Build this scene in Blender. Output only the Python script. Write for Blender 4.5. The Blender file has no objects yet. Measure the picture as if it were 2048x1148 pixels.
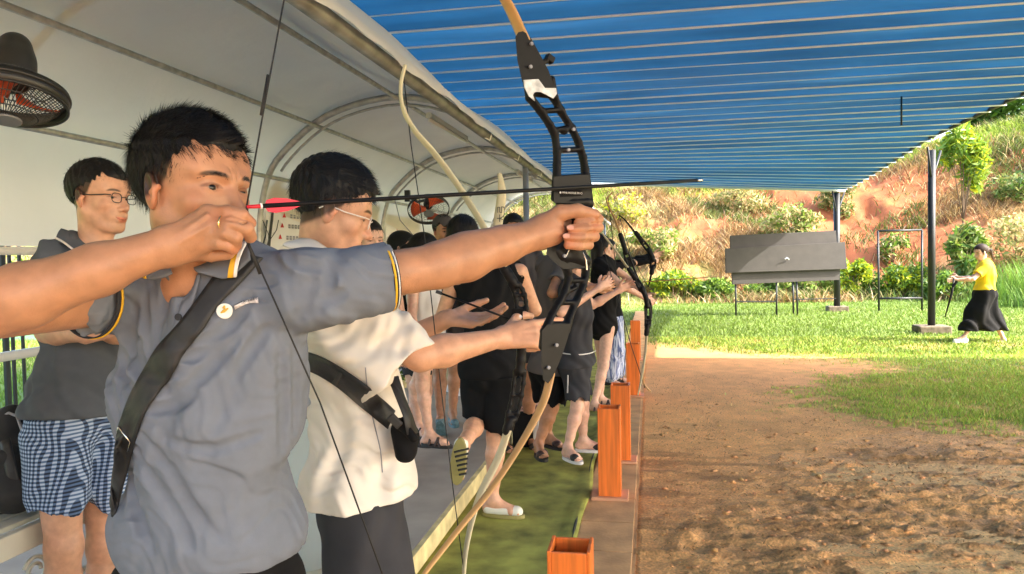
import bpy, bmesh, math, random, time
import numpy as np
from mathutils import Vector, Matrix, noise
from mathutils.bvhtree import BVHTree
T0=time.time()
R=math.radians
SC=bpy.context.scene
COL=SC.collection
# ---------------------------------------------------------------- camera, world, sun, exposure
FPX=1500.0
CH=1.5
_y=np.array([276/FPX, 64/FPX, 1.0]); _y/=np.linalg.norm(_y)      # where the range's long axis points, seen from the camera
_h=np.array([1.0, 0.02, 0.0])
_z=np.cross(_y,_h); _z/=np.linalg.norm(_z)
if _z[1]<0: _z=-_z
_x=np.cross(_z,_y)
if _x[0]<0: _x=-_x
CW=np.array([_x,_y,_z])                                          # camera (right, up, ahead) -> world
CAM=np.array([0.0,0.0,CH])
cd=bpy.data.cameras.new('camera'); cam=bpy.data.objects.new('camera',cd); COL.objects.link(cam)
cd.sensor_width=36; cd.lens=FPX/2048*36; cd.clip_end=600; cd.clip_start=0.05
m3=Matrix([[CW[0][0],CW[0][1],-CW[0][2]],[CW[1][0],CW[1][1],-CW[1][2]],[CW[2][0],CW[2][1],-CW[2][2]]])
cam.matrix_world=Matrix.Translation((0,0,CH))@m3.to_4x4()
SC.camera=cam
SUN_EL=R(36); SUN_AZ=R(101)                                       # azimuth from +Y towards +X
sdir=Vector((math.sin(SUN_AZ)*math.cos(SUN_EL),math.cos(SUN_AZ)*math.cos(SUN_EL),math.sin(SUN_EL)))
W=bpy.data.worlds.new('World'); SC.world=W; W.use_nodes=True
nt=W.node_tree; bg=nt.nodes['Background']; sk=nt.nodes.new('ShaderNodeTexSky'); sk.sky_type='NISHITA'; sk.sun_disc=False
sk.sun_elevation=SUN_EL; sk.sun_rotation=SUN_AZ; sk.dust_density=4.0; sk.air_density=1.0; sk.ozone_density=0.6
nt.links.new(sk.outputs[0],bg.inputs[0]); bg.inputs[1].default_value=0.15
sl=bpy.data.lights.new('sun','SUN'); sl.energy=2.0; sl.angle=R(0.6); sl.color=(1,0.93,0.82)
so=bpy.data.objects.new('sun',sl); COL.objects.link(so); so.rotation_euler=sdir.to_track_quat('Z','Y').to_euler()
SC.view_settings.view_transform='Standard'; SC.view_settings.look='None'; SC.view_settings.exposure=2.8; SC.view_settings.use_white_balance=True; SC.view_settings.white_balance_temperature=6450; SC.view_settings.white_balance_tint=9; SC.view_settings.gamma=1
# ---------------------------------------------------------------- points from the picture
def cv(px,py,d): return np.array([(px-1024)/FPX*d,(574-py)/FPX*d,d])
def P(px,py,d): return CAM+CW@cv(px,py,d)
def D(r,u,a):
    v=CW@np.array([r,u,a],float); return v/np.linalg.norm(v)
def G(px,py,z=0.0):
    v=CW@cv(px,py,1.0); t=(z-CH)/v[2]; return CAM+v*t
def pix(p):
    v=CW.T@(np.asarray(p,float)-CAM); return np.array([1024+FPX*v[0]/v[2],574-FPX*v[1]/v[2],v[2]])
def nrm(v):
    v=np.asarray(v,float); return v/(np.linalg.norm(v)+1e-12)
# ---------------------------------------------------------------- tagging
def tag(o,label=None,cat=None,group=None,kind=None):
    if label: o['label']=label
    if cat: o['category']=cat
    if group: o['group']=group
    if kind: o['kind']=kind
    return o
def empty(name,loc,label=None,cat=None,group=None,kind=None):
    o=bpy.data.objects.new(name,None); COL.objects.link(o); o.location=Vector(loc); o.empty_display_size=.1
    return tag(o,label,cat,group,kind)
def link(name,me,mats,parent=None,smooth=True):
    o=bpy.data.objects.new(name,me); COL.objects.link(o)
    for m in (mats if isinstance(mats,(list,tuple)) else [mats]): me.materials.append(m)
    if smooth: me.polygons.foreach_set('use_smooth',np.ones(len(me.polygons),dtype=bool))
    if parent is not None:
        o.parent=parent; o.matrix_parent_inverse=Matrix.Translation(-parent.location) if parent.parent is None else Matrix.Identity(4)
    return o
class MB:
    def __init__(s): s.v=[];s.f=[];s.mi=[];s.c=[];s.cur=0
    def add(s,vs,fs,mi=None):
        n=len(s.v); s.v.extend([tuple(float(c) for c in v) for v in vs]); s.f.extend([tuple(i+n for i in f) for f in fs]); s.mi.extend([s.cur if mi is None else mi]*len(fs)); return s
    def box(s,c,size,rot=None,mi=None):
        c=np.asarray(c,float); h=np.asarray(size,float)/2; M=np.eye(3) if rot is None else np.asarray(rot)
        vs=[c+M@np.array([x*h[0],y*h[1],z*h[2]]) for x in(-1,1) for y in(-1,1) for z in(-1,1)]
        return s.add(vs,[(0,1,3,2),(4,6,7,5),(0,4,5,1),(2,3,7,6),(0,2,6,4),(1,5,7,3)],mi)
    def bbox(s,lo,hi,mi=None): lo=np.asarray(lo,float);hi=np.asarray(hi,float); return s.box((lo+hi)/2,hi-lo,None,mi)
    def tube(s,pts,r,n=8,caps=True,mi=None,flat=None):
        pts=[np.asarray(p,float) for p in pts]; m=len(pts); rs=[r]*m if np.isscalar(r) else list(r)
        t0=nrm(pts[1]-pts[0]); a=nrm(np.cross(t0,[0,0,1] if abs(t0[2])<.9 else [1,0,0])) if flat is None else nrm(flat)
        vs=[]
        for i,p in enumerate(pts):
            t=nrm(pts[min(i+1,m-1)]-pts[max(i-1,0)])
            a=nrm(a-t*np.dot(a,t)) ; b=np.cross(t,a)
            rr=rs[i]; ra,rb=(rr,rr) if np.isscalar(rr) else rr
            for k in range(n):
                w=2*math.pi*(k+.5)/n; vs.append(p+a*ra*math.cos(w)+b*rb*math.sin(w))
        fs=[(i*n+k,i*n+(k+1)%n,(i+1)*n+(k+1)%n,(i+1)*n+k) for i in range(m-1) for k in range(n)]
        if caps: fs+= [tuple(range(n))[::-1],tuple(range((m-1)*n,m*n))]
        return s.add(vs,fs,mi)
    def grid(s,A,mi=None,close=False):
        A=np.asarray(A,float); h,w=A.shape[:2]; vs=A.reshape(-1,3)
        fs=[(i*w+j,i*w+(j+1)%w,(i+1)*w+(j+1)%w,(i+1)*w+j) for i in range(h-1) for j in range(w if close else w-1)]
        return s.add(vs,fs,mi)
    def mesh(s,name):
        me=bpy.data.meshes.new(name); me.from_pydata(s.v,[],s.f); 
        if any(s.mi): me.polygons.foreach_set('material_index',s.mi)
        me.update(); return me
    def build(s,name,mats,parent=None,smooth=False,bevel=0,solid=0,auto=None):
        o=link(name,s.mesh(name),mats,parent,smooth)
        if solid:
            md=o.modifiers.new('s','SOLIDIFY'); md.thickness=solid; md.offset=0
        if bevel:
            md=o.modifiers.new('b','BEVEL'); md.width=bevel; md.segments=2; md.limit_method='ANGLE'
        return o
def npmesh(name,V,Q,nv=4):
    V=np.asarray(V,np.float32).reshape(-1,3); Q=np.asarray(Q,np.int32).reshape(-1,nv)
    me=bpy.data.meshes.new(name); me.vertices.add(len(V)); me.vertices.foreach_set('co',V.ravel())
    me.loops.add(Q.size); me.loops.foreach_set('vertex_index',Q.ravel())
    me.polygons.add(len(Q)); me.polygons.foreach_set('loop_start',np.arange(0,Q.size,nv,dtype=np.int32)); 
    me.update(calc_edges=True); return me
def setcol(me,C,name='Col'):
    a=me.color_attributes.new(name,'FLOAT_COLOR','POINT'); C=np.asarray(C,np.float32)
    if C.shape[1]==3: C=np.concatenate([C,np.ones((len(C),1),np.float32)],1)
    a.data.foreach_set('color',C.ravel())
def spline(pts,n=8):
    pts=[np.asarray(p,float) for p in pts]; out=[]
    for i in range(len(pts)-1):
        p0=pts[max(i-1,0)];p1=pts[i];p2=pts[i+1];p3=pts[min(i+2,len(pts)-1)]
        for k in range(n):
            t=k/n; out.append(.5*((2*p1)+(-p0+p2)*t+(2*p0-5*p1+4*p2-p3)*t*t+(-p0+3*p1-3*p2+p3)*t**3))
    out.append(pts[-1]); return out
def srgb(r,g,b): 
    f=lambda c:(c/255/12.92 if c/255<=.04045 else ((c/255+.055)/1.055)**2.4)
    return (f(r),f(g),f(b))
# ---------------------------------------------------------------- materials
def mat(name,col=(.5,.5,.5),rough=.6,metal=0,nscale=0,namp=.15,bump=0,bscale=40,spec=None,sss=0,trans=0,attr=None,emit=0,col2=None,thr=None,wave=None,coat=0,bdist=.01,sheen=0):
    m=bpy.data.materials.new(name); m.use_nodes=True; nt=m.node_tree; b=nt.nodes['Principled BSDF']; L=nt.links.new
    b.inputs['Roughness'].default_value=rough; b.inputs['Metallic'].default_value=metal; b.inputs['Base Color'].default_value=(*col,1)
    if spec is not None: b.inputs['Specular IOR Level'].default_value=spec
    if sss: b.inputs['Subsurface Weight'].default_value=sss; b.inputs['Subsurface Radius'].default_value=(.012,.005,.003); b.inputs['Subsurface Scale'].default_value=1.0
    if coat: b.inputs['Coat Weight'].default_value=coat
    if sheen: b.inputs['Sheen Weight'].default_value=sheen
    tc=nt.nodes.new('ShaderNodeTexCoord'); src=None
    if attr: 
        a=nt.nodes.new('ShaderNodeAttribute'); a.attribute_name=attr; src=a.outputs['Color']
    if nscale:
        n=nt.nodes.new('ShaderNodeTexNoise'); n.inputs['Scale'].default_value=nscale; n.inputs['Detail'].default_value=6; L(tc.outputs['Object'],n.inputs['Vector'])
        if wave: 
            mp=nt.nodes.new('ShaderNodeMapping'); mp.inputs['Scale'].default_value=wave; L(tc.outputs['Object'],mp.inputs[0]); L(mp.outputs[0],n.inputs['Vector'])
        r=nt.nodes.new('ShaderNodeMapRange'); L(n.outputs[0],r.inputs[0]); r.inputs[1].default_value=.3 if thr is None else thr[0]; r.inputs[2].default_value=.7 if thr is None else thr[1]
        mx=nt.nodes.new('ShaderNodeMix'); mx.data_type='RGBA'; L(r.outputs[0],mx.inputs[0])
        if col2 is not None: mx.inputs[6].default_value=(*col,1); mx.inputs[7].default_value=(*col2,1)
        elif src is None: mx.inputs[6].default_value=(*[c*(1-namp) for c in col],1); mx.inputs[7].default_value=(*[min(1,c*(1+namp)) for c in col],1)
        else:
            mx.blend_type='MULTIPLY'; mx.inputs[0].default_value=1; 
            r.inputs[3].default_value=1-namp; r.inputs[4].default_value=1+namp; nt.links.remove(mx.inputs[0].links[0]); L(src,mx.inputs[6]); L(r.outputs[0],mx.inputs[7])
        L(mx.outputs[2],b.inputs['Base Color']); src=mx.outputs[2]
    elif src is not None: L(src,b.inputs['Base Color'])
    if bump:
        n=nt.nodes.new('ShaderNodeTexNoise'); n.inputs['Scale'].default_value=bscale; n.inputs['Detail'].default_value=5; L(tc.outputs['Object'],n.inputs['Vector'])
        bp=nt.nodes.new('ShaderNodeBump'); bp.inputs['Strength'].default_value=bump; bp.inputs['Distance'].default_value=bdist; L(n.outputs[0],bp.inputs['Height']); L(bp.outputs[0],b.inputs['Normal'])
    if trans:
        t=nt.nodes.new('ShaderNodeBsdfTranslucent'); ms=nt.nodes.new('ShaderNodeMixShader'); ms.inputs[0].default_value=trans
        if src is not None: L(src,t.inputs[0])
        else: t.inputs[0].default_value=(*col,1)
        out=[x for x in nt.nodes if x.type=='OUTPUT_MATERIAL'][0]
        L(b.outputs[0],ms.inputs[1]); L(t.outputs[0],ms.inputs[2]); L(ms.outputs[0],out.inputs[0])
    if emit: b.inputs['Emission Color'].default_value=(*col,1); b.inputs['Emission Strength'].default_value=emit
    return m
rng=np.random.default_rng(7)
def vnoise(x,y,seed=0):
    """smooth value noise on arrays"""
    xi=np.floor(x).astype(np.int64); yi=np.floor(y).astype(np.int64); xf=x-xi; yf=y-yi
    def h(a,b):
        n=(a*374761393+b*668265263+seed*982451653)&0xffffffff; n=((n^(n>>13))*1274126177)&0xffffffff; return ((n^(n>>16))&0xffff)/65535.0
    u=xf*xf*(3-2*xf); v=yf*yf*(3-2*yf)
    return (h(xi,yi)*(1-u)+h(xi+1,yi)*u)*(1-v)+(h(xi,yi+1)*(1-u)+h(xi+1,yi+1)*u)*v
def fbm(x,y,o=4,seed=0):
    s=0;a=.5
    for i in range(o): s=s+a*vnoise(x*2**i,y*2**i,seed+i*17); a*=.5
    return s/(1-.5**o)
# ================================================================ GROUND
def smooth(a,b,x): 
    t=np.clip((x-a)/(b-a),0,1); return t*t*(3-2*t)
def pixs(Pw):
    v=(np.asarray(Pw,float)-CAM)@CW; z=np.maximum(v[...,2],.05); return 1024+FPX*v[...,0]/z,574-FPX*v[...,1]/z,v[...,2]
def grassmask(X,Y):
    px,py,d=pixs(np.stack([X,Y,np.zeros_like(X)],-1))
    n=fbm(X*1.3+5,Y*1.3,4,3)-.5; n2=fbm(X*9,Y*12,3,9)-.5
    # trampled bare soil: wide near the line of archers, narrowing away from it
    xb=1.15+1.15*smooth(11.5,8.0,Y)+1.1*smooth(8.6,7.2,Y)*0-.0
    edge=np.interp(Y,[3,5.6,6.2,6.8,7.4,8.2,9.2,10.2,11.2,12.2,13.2],[9,4.6,3.4,2.3,1.7,1.75,2.15,2.6,1.9,.9,-.5])
    g=smooth(-.6,1.1,(X-edge)+n*2.2+n2*1.8)
    g=np.where(Y>13.4,1,g); g=np.where(X<-4.5,1,g)
    g=g*(1-.55*smooth(.1,.3,n)*(Y<14))
    return np.clip(g,0,1)
def hilltop(X): return np.interp(X,[-60,-20,0,8,14,30,70],[4.5,4.2,4.25,4.9,6.3,8.0,9.0])
def hillh(X,Y):
    y0=23.0+1.2*np.sin(X*.21)+.8*np.sin(X*.07+2)
    t=(Y-y0)/8.5; tt=np.clip(t,0,1)
    h=hilltop(X)*(tt*.25+.75*tt**1.15)*1.0
    rough=(fbm(X*.45,Y*.45,5,21)-.5)*1.5+(fbm(X*2.1,Y*2.1,3,5)-.5)*.35
    h=h+rough*smooth(0.02,.25,tt)*smooth(1.25,.75,t)
    return np.where(t>1,hilltop(X)+(Y-y0-8.5)*.05+rough*.0,h)*np.where(t<0,0,1)
def mudh(X,Y):
    r=1-np.abs(2*fbm(X*1.1+3,Y*3.6,5,11)-1); r2=1-np.abs(2*fbm(X*2.6,Y*9.0,4,31)-1)
    r3=1-np.abs(2*fbm(X*7,Y*17,4,33)-1); h=.030*(r**6)+.024*(r2**9)+.020*(r3**9)+.010*(fbm(X*14,Y*26,4,41)-.5)*smooth(.42,.6,fbm(X*.9,Y*1.5,3,43))
    amp=smooth(8.2,4.4,Y)*(.35+.65*smooth(.2,1.8,X+ (5.2-Y)*.6))
    return h*amp+.006*(fbm(X*9,Y*9,3,8)-.5),amp
xs=np.concatenate([np.linspace(-70,-5,30),np.linspace(-4.6,-.3,20),np.linspace(-.12,.0,5)[:-1],np.arange(0,5.2,.024),np.arange(5.2,9,.12),np.linspace(9.2,70,60)])
ys=np.concatenate([np.linspace(-25,2.4,16),np.arange(2.8,7.2,.02),np.arange(7.2,12.5,.045),np.arange(12.5,22,.25),np.arange(22,36,.22),np.linspace(37,110,20)])
GX,GY=np.meshgrid(xs,ys)
mh,amp=mudh(GX,GY); gm=grassmask(GX,GY)
lvl=.030*amp
pud=(smooth(.50,.60,.75*fbm(GX*1.1+7,GY*2.6+2,3,77)+.25*fbm(GX*6,GY*14,3,78))*smooth(5.9,5.3,GY)*smooth(.5,1.1,GX))
Z=mh*(1-gm)+gm*.012*fbm(GX*5,GY*5,3,2)
base=Z.copy(); wat=.016*amp+.004
Z=np.where(pud>.5,np.maximum(Z*.75,wat),Z); wet=np.where((pud>.5)&(Z<=wat+1e-4),1.0,0.0)
for (fx,fy) in ((.22,3.86),(.30,4.02)):
    q=np.exp(-(((GX-fx)/.07)**2+((GY-fy)/.12)**2)); Z-=.018*q; Z+=.009*np.exp(-((np.sqrt(((GX-fx)/.09)**2+((GY-fy)/.16)**2)-1.15)/.25)**2)
Z=np.where(GX<-.09,-.03,Z)
Z=np.where((GX<-4.4)|(GX<-.09)&(GY<-2),-.0,Z)
Z=np.where(GX<-4.6,0,Z)
hh=hillh(GX,GY); Z=Z+hh
V=np.stack([GX,GY,Z],-1).reshape(-1,3); nh,nw=GX.shape
I=np.arange(nh*nw).reshape(nh,nw); Q=np.stack([I[:-1,:-1],I[:-1,1:],I[1:,1:],I[1:,:-1]],-1).reshape(-1,4)
me=npmesh('ground',V,Q)
# colour layers stored on the ground mesh
n1=fbm(GX*.9,GY*.9,4,51)[...,None]; n2=fbm(GX*7,GY*7,3,52)[...,None]; n3=fbm(GX*.22,GY*.3,4,57)[...,None]
mud=np.array(srgb(240,176,108))*(.72+.4*n1)*(.8+.4*n2)
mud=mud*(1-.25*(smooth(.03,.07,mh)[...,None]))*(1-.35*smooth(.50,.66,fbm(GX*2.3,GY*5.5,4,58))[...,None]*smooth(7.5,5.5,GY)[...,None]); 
dry=np.array(srgb(232,168,110)); k=smooth(6.5,9.5,GY)[...,None]; mud=mud*(1-k)+dry*(.8+.4*n2)*k
gr=np.array(srgb(120,144,60))*(.6+.8*n1)*(.75+.5*n2)*(1-.35*smooth(10.5,13,GY)[...,None]); gy=np.array(srgb(184,168,92)); kk=smooth(.55,.75,n3)*.6; gr=gr*(1-kk)+gy*kk*(.8+.4*n2)  # grass colour darkened past the canopy to tone down the sunlit stretch
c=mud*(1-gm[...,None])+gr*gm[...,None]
c=c*(1-wet[...,None])+np.array(srgb(236,186,120))*wet[...,None]*.9
soil=np.array(srgb(178,102,60))*(.62+.7*n2); tan=np.array(srgb(172,140,92))*(.6+.75*n2); grn=np.array(srgb(112,128,62))*(.6+.8*n2)
hn=fbm(GX*.5,GY*.9,4,61)[...,None]; hn2=fbm(GX*.16+3,GY*.2,3,63)[...,None]
zone=np.interp(GX,[-40,-2,3,5.2,7.8,10,12,40],[.3,.3,.6,.95,1.0,.75,.6,.6])[...,None]
ks=smooth(.40,.60,hn*.6+zone*.55-.08); hc=tan*(1-ks)+soil*ks
kg=smooth(.55,.68,hn2*.5+fbm(GX*1.3,GY*1.9,4,66)[...,None]*.5+.06*(GX<2)[...,None]); hc=hc*(1-kg*.7)+grn*kg*.7
top=smooth(.86,.98,hh/ hilltop(GX))[...,None]; hc=hc*(1-top)+np.array(srgb(168,184,76))*top
hc=hc*.80; kh=smooth(.05,.4,hh)[...,None]; c=c*(1-kh)+hc*kh
rough=.9*(1-wet)+.72*wet; rough=np.where((wet<.5)&(gm<.4)&(amp>.3),.55+.35*fbm(GX*3,GY*4,2,5),rough)
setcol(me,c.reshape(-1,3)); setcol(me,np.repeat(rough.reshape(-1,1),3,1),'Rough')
MG=mat('ground_mat',rough=.8,attr='Col',nscale=75,namp=.32,bump=.7,bscale=95,bdist=.014)
a=MG.node_tree.nodes.new('ShaderNodeAttribute'); a.attribute_name='Rough'; MG.node_tree.links.new(a.outputs['Fac'],MG.node_tree.nodes['Principled BSDF'].inputs['Roughness'])
g=link('ground',me,MG); tag(g,kind='structure')
def gz(x,y): 
    x=np.atleast_1d(np.asarray(x,float)); y=np.atleast_1d(np.asarray(y,float)); i=np.clip(np.searchsorted(xs,x)-1,0,nw-2); j=np.clip(np.searchsorted(ys,y)-1,0,nh-2)
    u=np.clip((x-xs[i])/(xs[i+1]-xs[i]),0,1); v=np.clip((y-ys[j])/(ys[j+1]-ys[j]),0,1)
    return (Z[j,i]*(1-u)+Z[j,i+1]*u)*(1-v)+(Z[j+1,i]*(1-u)+Z[j+1,i+1]*u)*v
# ---------------------------------------------------------------- blades and leaves
def blades(x,y,z,h,w,lean,col,name,m,seg=2,parent=None,dirv=None):
    n=len(x); a=rng.uniform(0,6.283,n); sx=np.cos(a)*w/2; sy=np.sin(a)*w/2; la=rng.uniform(0,6.283,n); lx=np.cos(la)*lean*h; ly=np.sin(la)*lean*h
    b=np.stack([x,y,z],-1); s=np.stack([sx,sy,0*sx],-1); up=np.stack([0*h,0*h,h],-1); l=np.stack([lx,ly,0*lx],-1)
    V=np.stack([b-s,b+s,b+up*.55+l*.35-s*.7,b+up*.55+l*.35+s*.7,b+up+l-s*.08,b+up+l+s*.08],1)
    i=np.arange(n)[:,None]*6; Q=np.concatenate([i+np.array([0,1,3,2]),i+np.array([2,3,5,4])],1)
    me=npmesh(name,V,Q); setcol(me,np.repeat(col,6,0)); return link(name,me,m,parent)
def leafmesh(name,c,size,col,m,parent=None,elong=1.8,droop=0):
    n=len(c); u=rng.normal(size=(n,3)); u[:,2]-=droop; u/=np.linalg.norm(u,axis=1)[:,None]; w=rng.normal(size=(n,3)); w-=u*(w*u).sum(1)[:,None]; w/=np.linalg.norm(w,axis=1)[:,None]
    nn=np.cross(u,w); s=np.asarray(size)[:,None] if np.ndim(size) else size
    V=np.stack([c-u*s*elong,c+w*s*.55+nn*s*.12,c+u*s*elong,c-w*s*.55+nn*s*.12],1); Q=np.arange(n*4).reshape(n,4)
    me=npmesh(name,V,Q); setcol(me,np.repeat(col,4,0)); return link(name,me,m,parent,smooth=False)
M_leaf=mat('leaf',rough=.5,attr='Col',trans=.35); M_grass=mat('grass_blade',rough=.6,attr='Col',trans=.3); M_bark=mat('bark',(.16,.11,.07),.9,nscale=30,bump=.5)
def jit(base,n,a=.25): 
    b=np.array(base)[None]; return np.clip(b*(1+rng.uniform(-a,a,(n,1)))*(1+rng.uniform(-.08,.08,(n,3))),0,1)
# grass of the range
n=230000
yy=4.2+rng.random(n)**.8*9.6; xx=rng.uniform(0,1,n)*(.42*yy+1.6)+.1
gmv=grassmask(xx,yy); keep=rng.random(n)<gmv**1.2*smooth(4.2,6.3,yy)**.5*np.clip(.35+yy*.0+1*smooth(10.5,8,yy),0,1)
xx,yy,gmv=xx[keep],yy[keep],gmv[keep]; hgt=rng.uniform(.018,.05,len(xx))*(.6+.5*gmv)
kc=fbm(xx*.8,yy*.8,3,88)
colr=jit(srgb(164,186,74),len(xx),.4)*(.7+.55*kc[:,None]); dryb=rng.random(len(xx))<.16+.35*(1-gmv); colr[dryb]=jit(srgb(200,170,104),int(dryb.sum()),.3)
g=blades(xx,yy,gz(xx,yy)-.004,hgt,.0035+.0006*yy,.55,colr,'grass',M_grass); tag(g,kind='stuff')
n=60000; yy=rng.uniform(11.5,24,n); xx=rng.uniform(-1.5,1,n)+rng.uniform(0,1,n)*(.55*yy)
gmv=grassmask(xx,yy); k=rng.random(n)<gmv; xx,yy=xx[k],yy[k]; colr=jit(srgb(112,136,50),len(xx),.4)  # blades coloured darker than the near grass to offset full sun here
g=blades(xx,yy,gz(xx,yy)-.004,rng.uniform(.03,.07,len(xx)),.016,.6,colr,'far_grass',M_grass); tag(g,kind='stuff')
# straw and clods trodden into the mud
n=9000; xx=rng.uniform(0,4,n); yy=rng.uniform(3.6,9.5,n); k=(grassmask(xx,yy)<.75)&(rng.random(n)<.35+.65*vnoise(xx*2,yy*3,4)); xx,yy=xx[k],yy[k]
g=blades(xx,yy,gz(xx,yy)+.001,rng.uniform(.006,.016,len(xx)),.006,1.6,jit(srgb(150,118,78),len(xx),.45),'straw_litter',M_grass); tag(g,kind='stuff')
xx=rng.uniform(.05,4.6,5200); yy=3.5+rng.random(5200)**1.3*5.2; k=(rng.random(5200)<smooth(.40,.62,fbm(xx*1.2,yy*2.2,4,43))*smooth(8.8,5,yy)+.05)&(grassmask(xx,yy)<.7); xx,yy=xx[k],yy[k]; nc=len(xx)
oc=np.array([(1,0,0),(-1,0,0),(0,1,0),(0,-1,0),(0,0,1),(0,0,-.6)],float); oc=np.concatenate([oc,nrm3(np.array([(1,1,1),(1,1,-1),(1,-1,1),(-1,1,1),(-1,-1,1),(-1,1,-1),(1,-1,-1),(-1,-1,-1)],float))]) if 0 else oc
ft=np.array([(0,2,4),(2,1,4),(1,3,4),(3,0,4),(2,0,5),(1,2,5),(3,1,5),(0,3,5)])
sz=.003+.019*rng.random(nc)**3.5; Vc=oc[None]*(1+rng.uniform(-.35,.35,(nc,6,3)))*sz[:,None,None]*np.array([1.5,1.0,.6]); a_=rng.uniform(0,6.28,nc); cs,sn=np.cos(a_)[:,None],np.sin(a_)[:,None]; Vc=np.stack([Vc[...,0]*cs-Vc[...,1]*sn,Vc[...,0]*sn+Vc[...,1]*cs,Vc[...,2]],-1)+np.stack([xx,yy,gz(xx,yy)+.002],-1)[:,None]
me=npmesh('mud_clods',Vc.reshape(-1,3),(np.arange(nc)[:,None,None]*6+ft[None]).reshape(-1,3),3); setcol(me,np.repeat(jit(srgb(196,142,88),nc,.3),6,0)); g=link('mud_clods',me,mat('clod',rough=.75,attr='Col',nscale=90,namp=.3,bump=.5,bscale=120),smooth=False); tag(g,kind='stuff')
# lawn on the left of the tent
n=42000; xx=rng.uniform(-14,-4.7,n); yy=rng.uniform(2.5,13.5,n); hg=rng.uniform(.03,.08,n)
g=blades(xx,yy,np.zeros(n),hg,.014,.5,jit(srgb(120,150,52),n,.3),'lawn_grass',M_grass); tag(g,kind='stuff')
# cover growing on the cut slope
def hillpts(n,x0=-30,x1=26,y0=23,y1=33): 
    x=rng.uniform(x0,x1,n); y=rng.uniform(y0,y1,n); return x,y,gz(x,y)
x,y,z=hillpts(170000,-9,22)
zone_=np.interp(x,[-40,-2,3,4.6,5.2,7.8,9.5,12,40],[.85,.75,.55,.35,.12,.08,.35,.5,.5]); den=fbm(x*.6,y*1.1,4,91)
k=rng.random(len(x))<np.clip(zone_*(.15+1.5*smooth(.38,.62,den)),0,1); x,y,z,den=x[k],y[k],z[k],den[k]
t=fbm(x*.35+9,y*.5,3,93); cc=np.where((t>.53)[:,None],jit(srgb(100,114,52),len(x),.5),jit(srgb(156,128,84),len(x),.5)); pk=rng.random(len(x))<.12; cc[pk]=jit(srgb(206,184,140),int(pk.sum()),.15); pk=rng.random(len(x))<.10; cc[pk]=jit(srgb(120,84,60),int(pk.sum()),.3)
g=blades(x,y,z-.02,rng.uniform(.10,.42,len(x))*(.5+den),rng.uniform(.02,.05,len(x)),.9,cc,'slope_vegetation',M_grass); tag(g,kind='stuff')
# crest grass
x=rng.uniform(-12,24,16000); y0=23+1.2*np.sin(x*.21)+.8*np.sin(x*.07+2)+8.5; y=y0+rng.normal(0,.45,len(x)); g=blades(x,y,gz(x,y)-.02,rng.uniform(.1,.32,len(x)),.035,.5,jit(srgb(150,168,60),len(x),.3),'crest_grass',M_grass); tag(g,kind='stuff')
# tall grass at the foot, right
n=9000; x=rng.uniform(8.5,15,n); y=20.5+rng.random(n)*4.5-(x-8.5)*.25; k=x>(8.2+(y-20)*.1); x,y=x[k],y[k]
g=blades(x,y,gz(x,y)-.02,rng.uniform(.4,1.35,len(x))*smooth(8,10.5,x),.035,.35,jit(srgb(116,148,56),len(x),.35),'tall_grass',M_grass); tag(g,kind='stuff')
BUSHG='bushes along the foot of the cut slope'
def plant(name,c,rad,n,cols,label,cat='bush',group=None,size=.05,stem=True,lobes=7,trunk_h=0,elong=1.8,droop=0):
    c=np.asarray(c,float); root=empty(name,c,label,cat,group)
    L=[];
    for i in range(lobes):
        u=rng.normal(size=3); u/=np.linalg.norm(u); lc=np.array([u[0]*rad[0]*.62,u[1]*rad[1]*.62,rad[2]*(1+.62*u[2])+trunk_h]); L.append((lc,rng.uniform(.35,.6)))
    P_=[]
    for k in range(n):
        lc,s=L[rng.integers(lobes)]; u=rng.normal(size=3); u/=np.linalg.norm(u); P_.append(c+lc+u*np.array(rad)*s*rng.random()**.4)
    P_=np.array(P_); P_[:,2]=np.maximum(P_[:,2],c[2]+.02)
    w=rng.integers(0,len(cols),n); col=np.concatenate([jit(cols[w[i]],1,.25) for i in range(n)]) 
    leafmesh('foliage' if cat!='tree' else 'crown',P_,rng.uniform(.6,1.3,n)*size,col,M_leaf,root,elong,droop)
    b=MB(); 
    b.tube([c+[0,0,-.15],c+[.02,0,trunk_h*.5+.02],c+[0.03,0.02,trunk_h+rad[2]*.9]],[.03+.02*(trunk_h>0),.03,.012],6)
    for i in range(min(lobes,8)):
        b.tube([c+[0.01,0,trunk_h*.55+.03],c+L[i][0]*[.5,.5,.8],c+L[i][0]],[.018,.012,.005],5)
    b.build('trunk' if cat=='tree' else 'stem',M_bark,root,smooth=True)
    return root
LG=srgb(124,154,54); YG=srgb(176,186,36); MGn=srgb(80,110,42); DG=srgb(60,92,40); OL=srgb(140,146,82); TN=srgb(190,170,120)
def onhill(px,py0,dmin=22,dmax=36):
    for d in np.arange(dmin,dmax,.1):
        p=P(px,py0,d)
        if p[2]<=gz(p[0],p[1])[0]: return p
    return P(px,py0,dmax)
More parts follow.
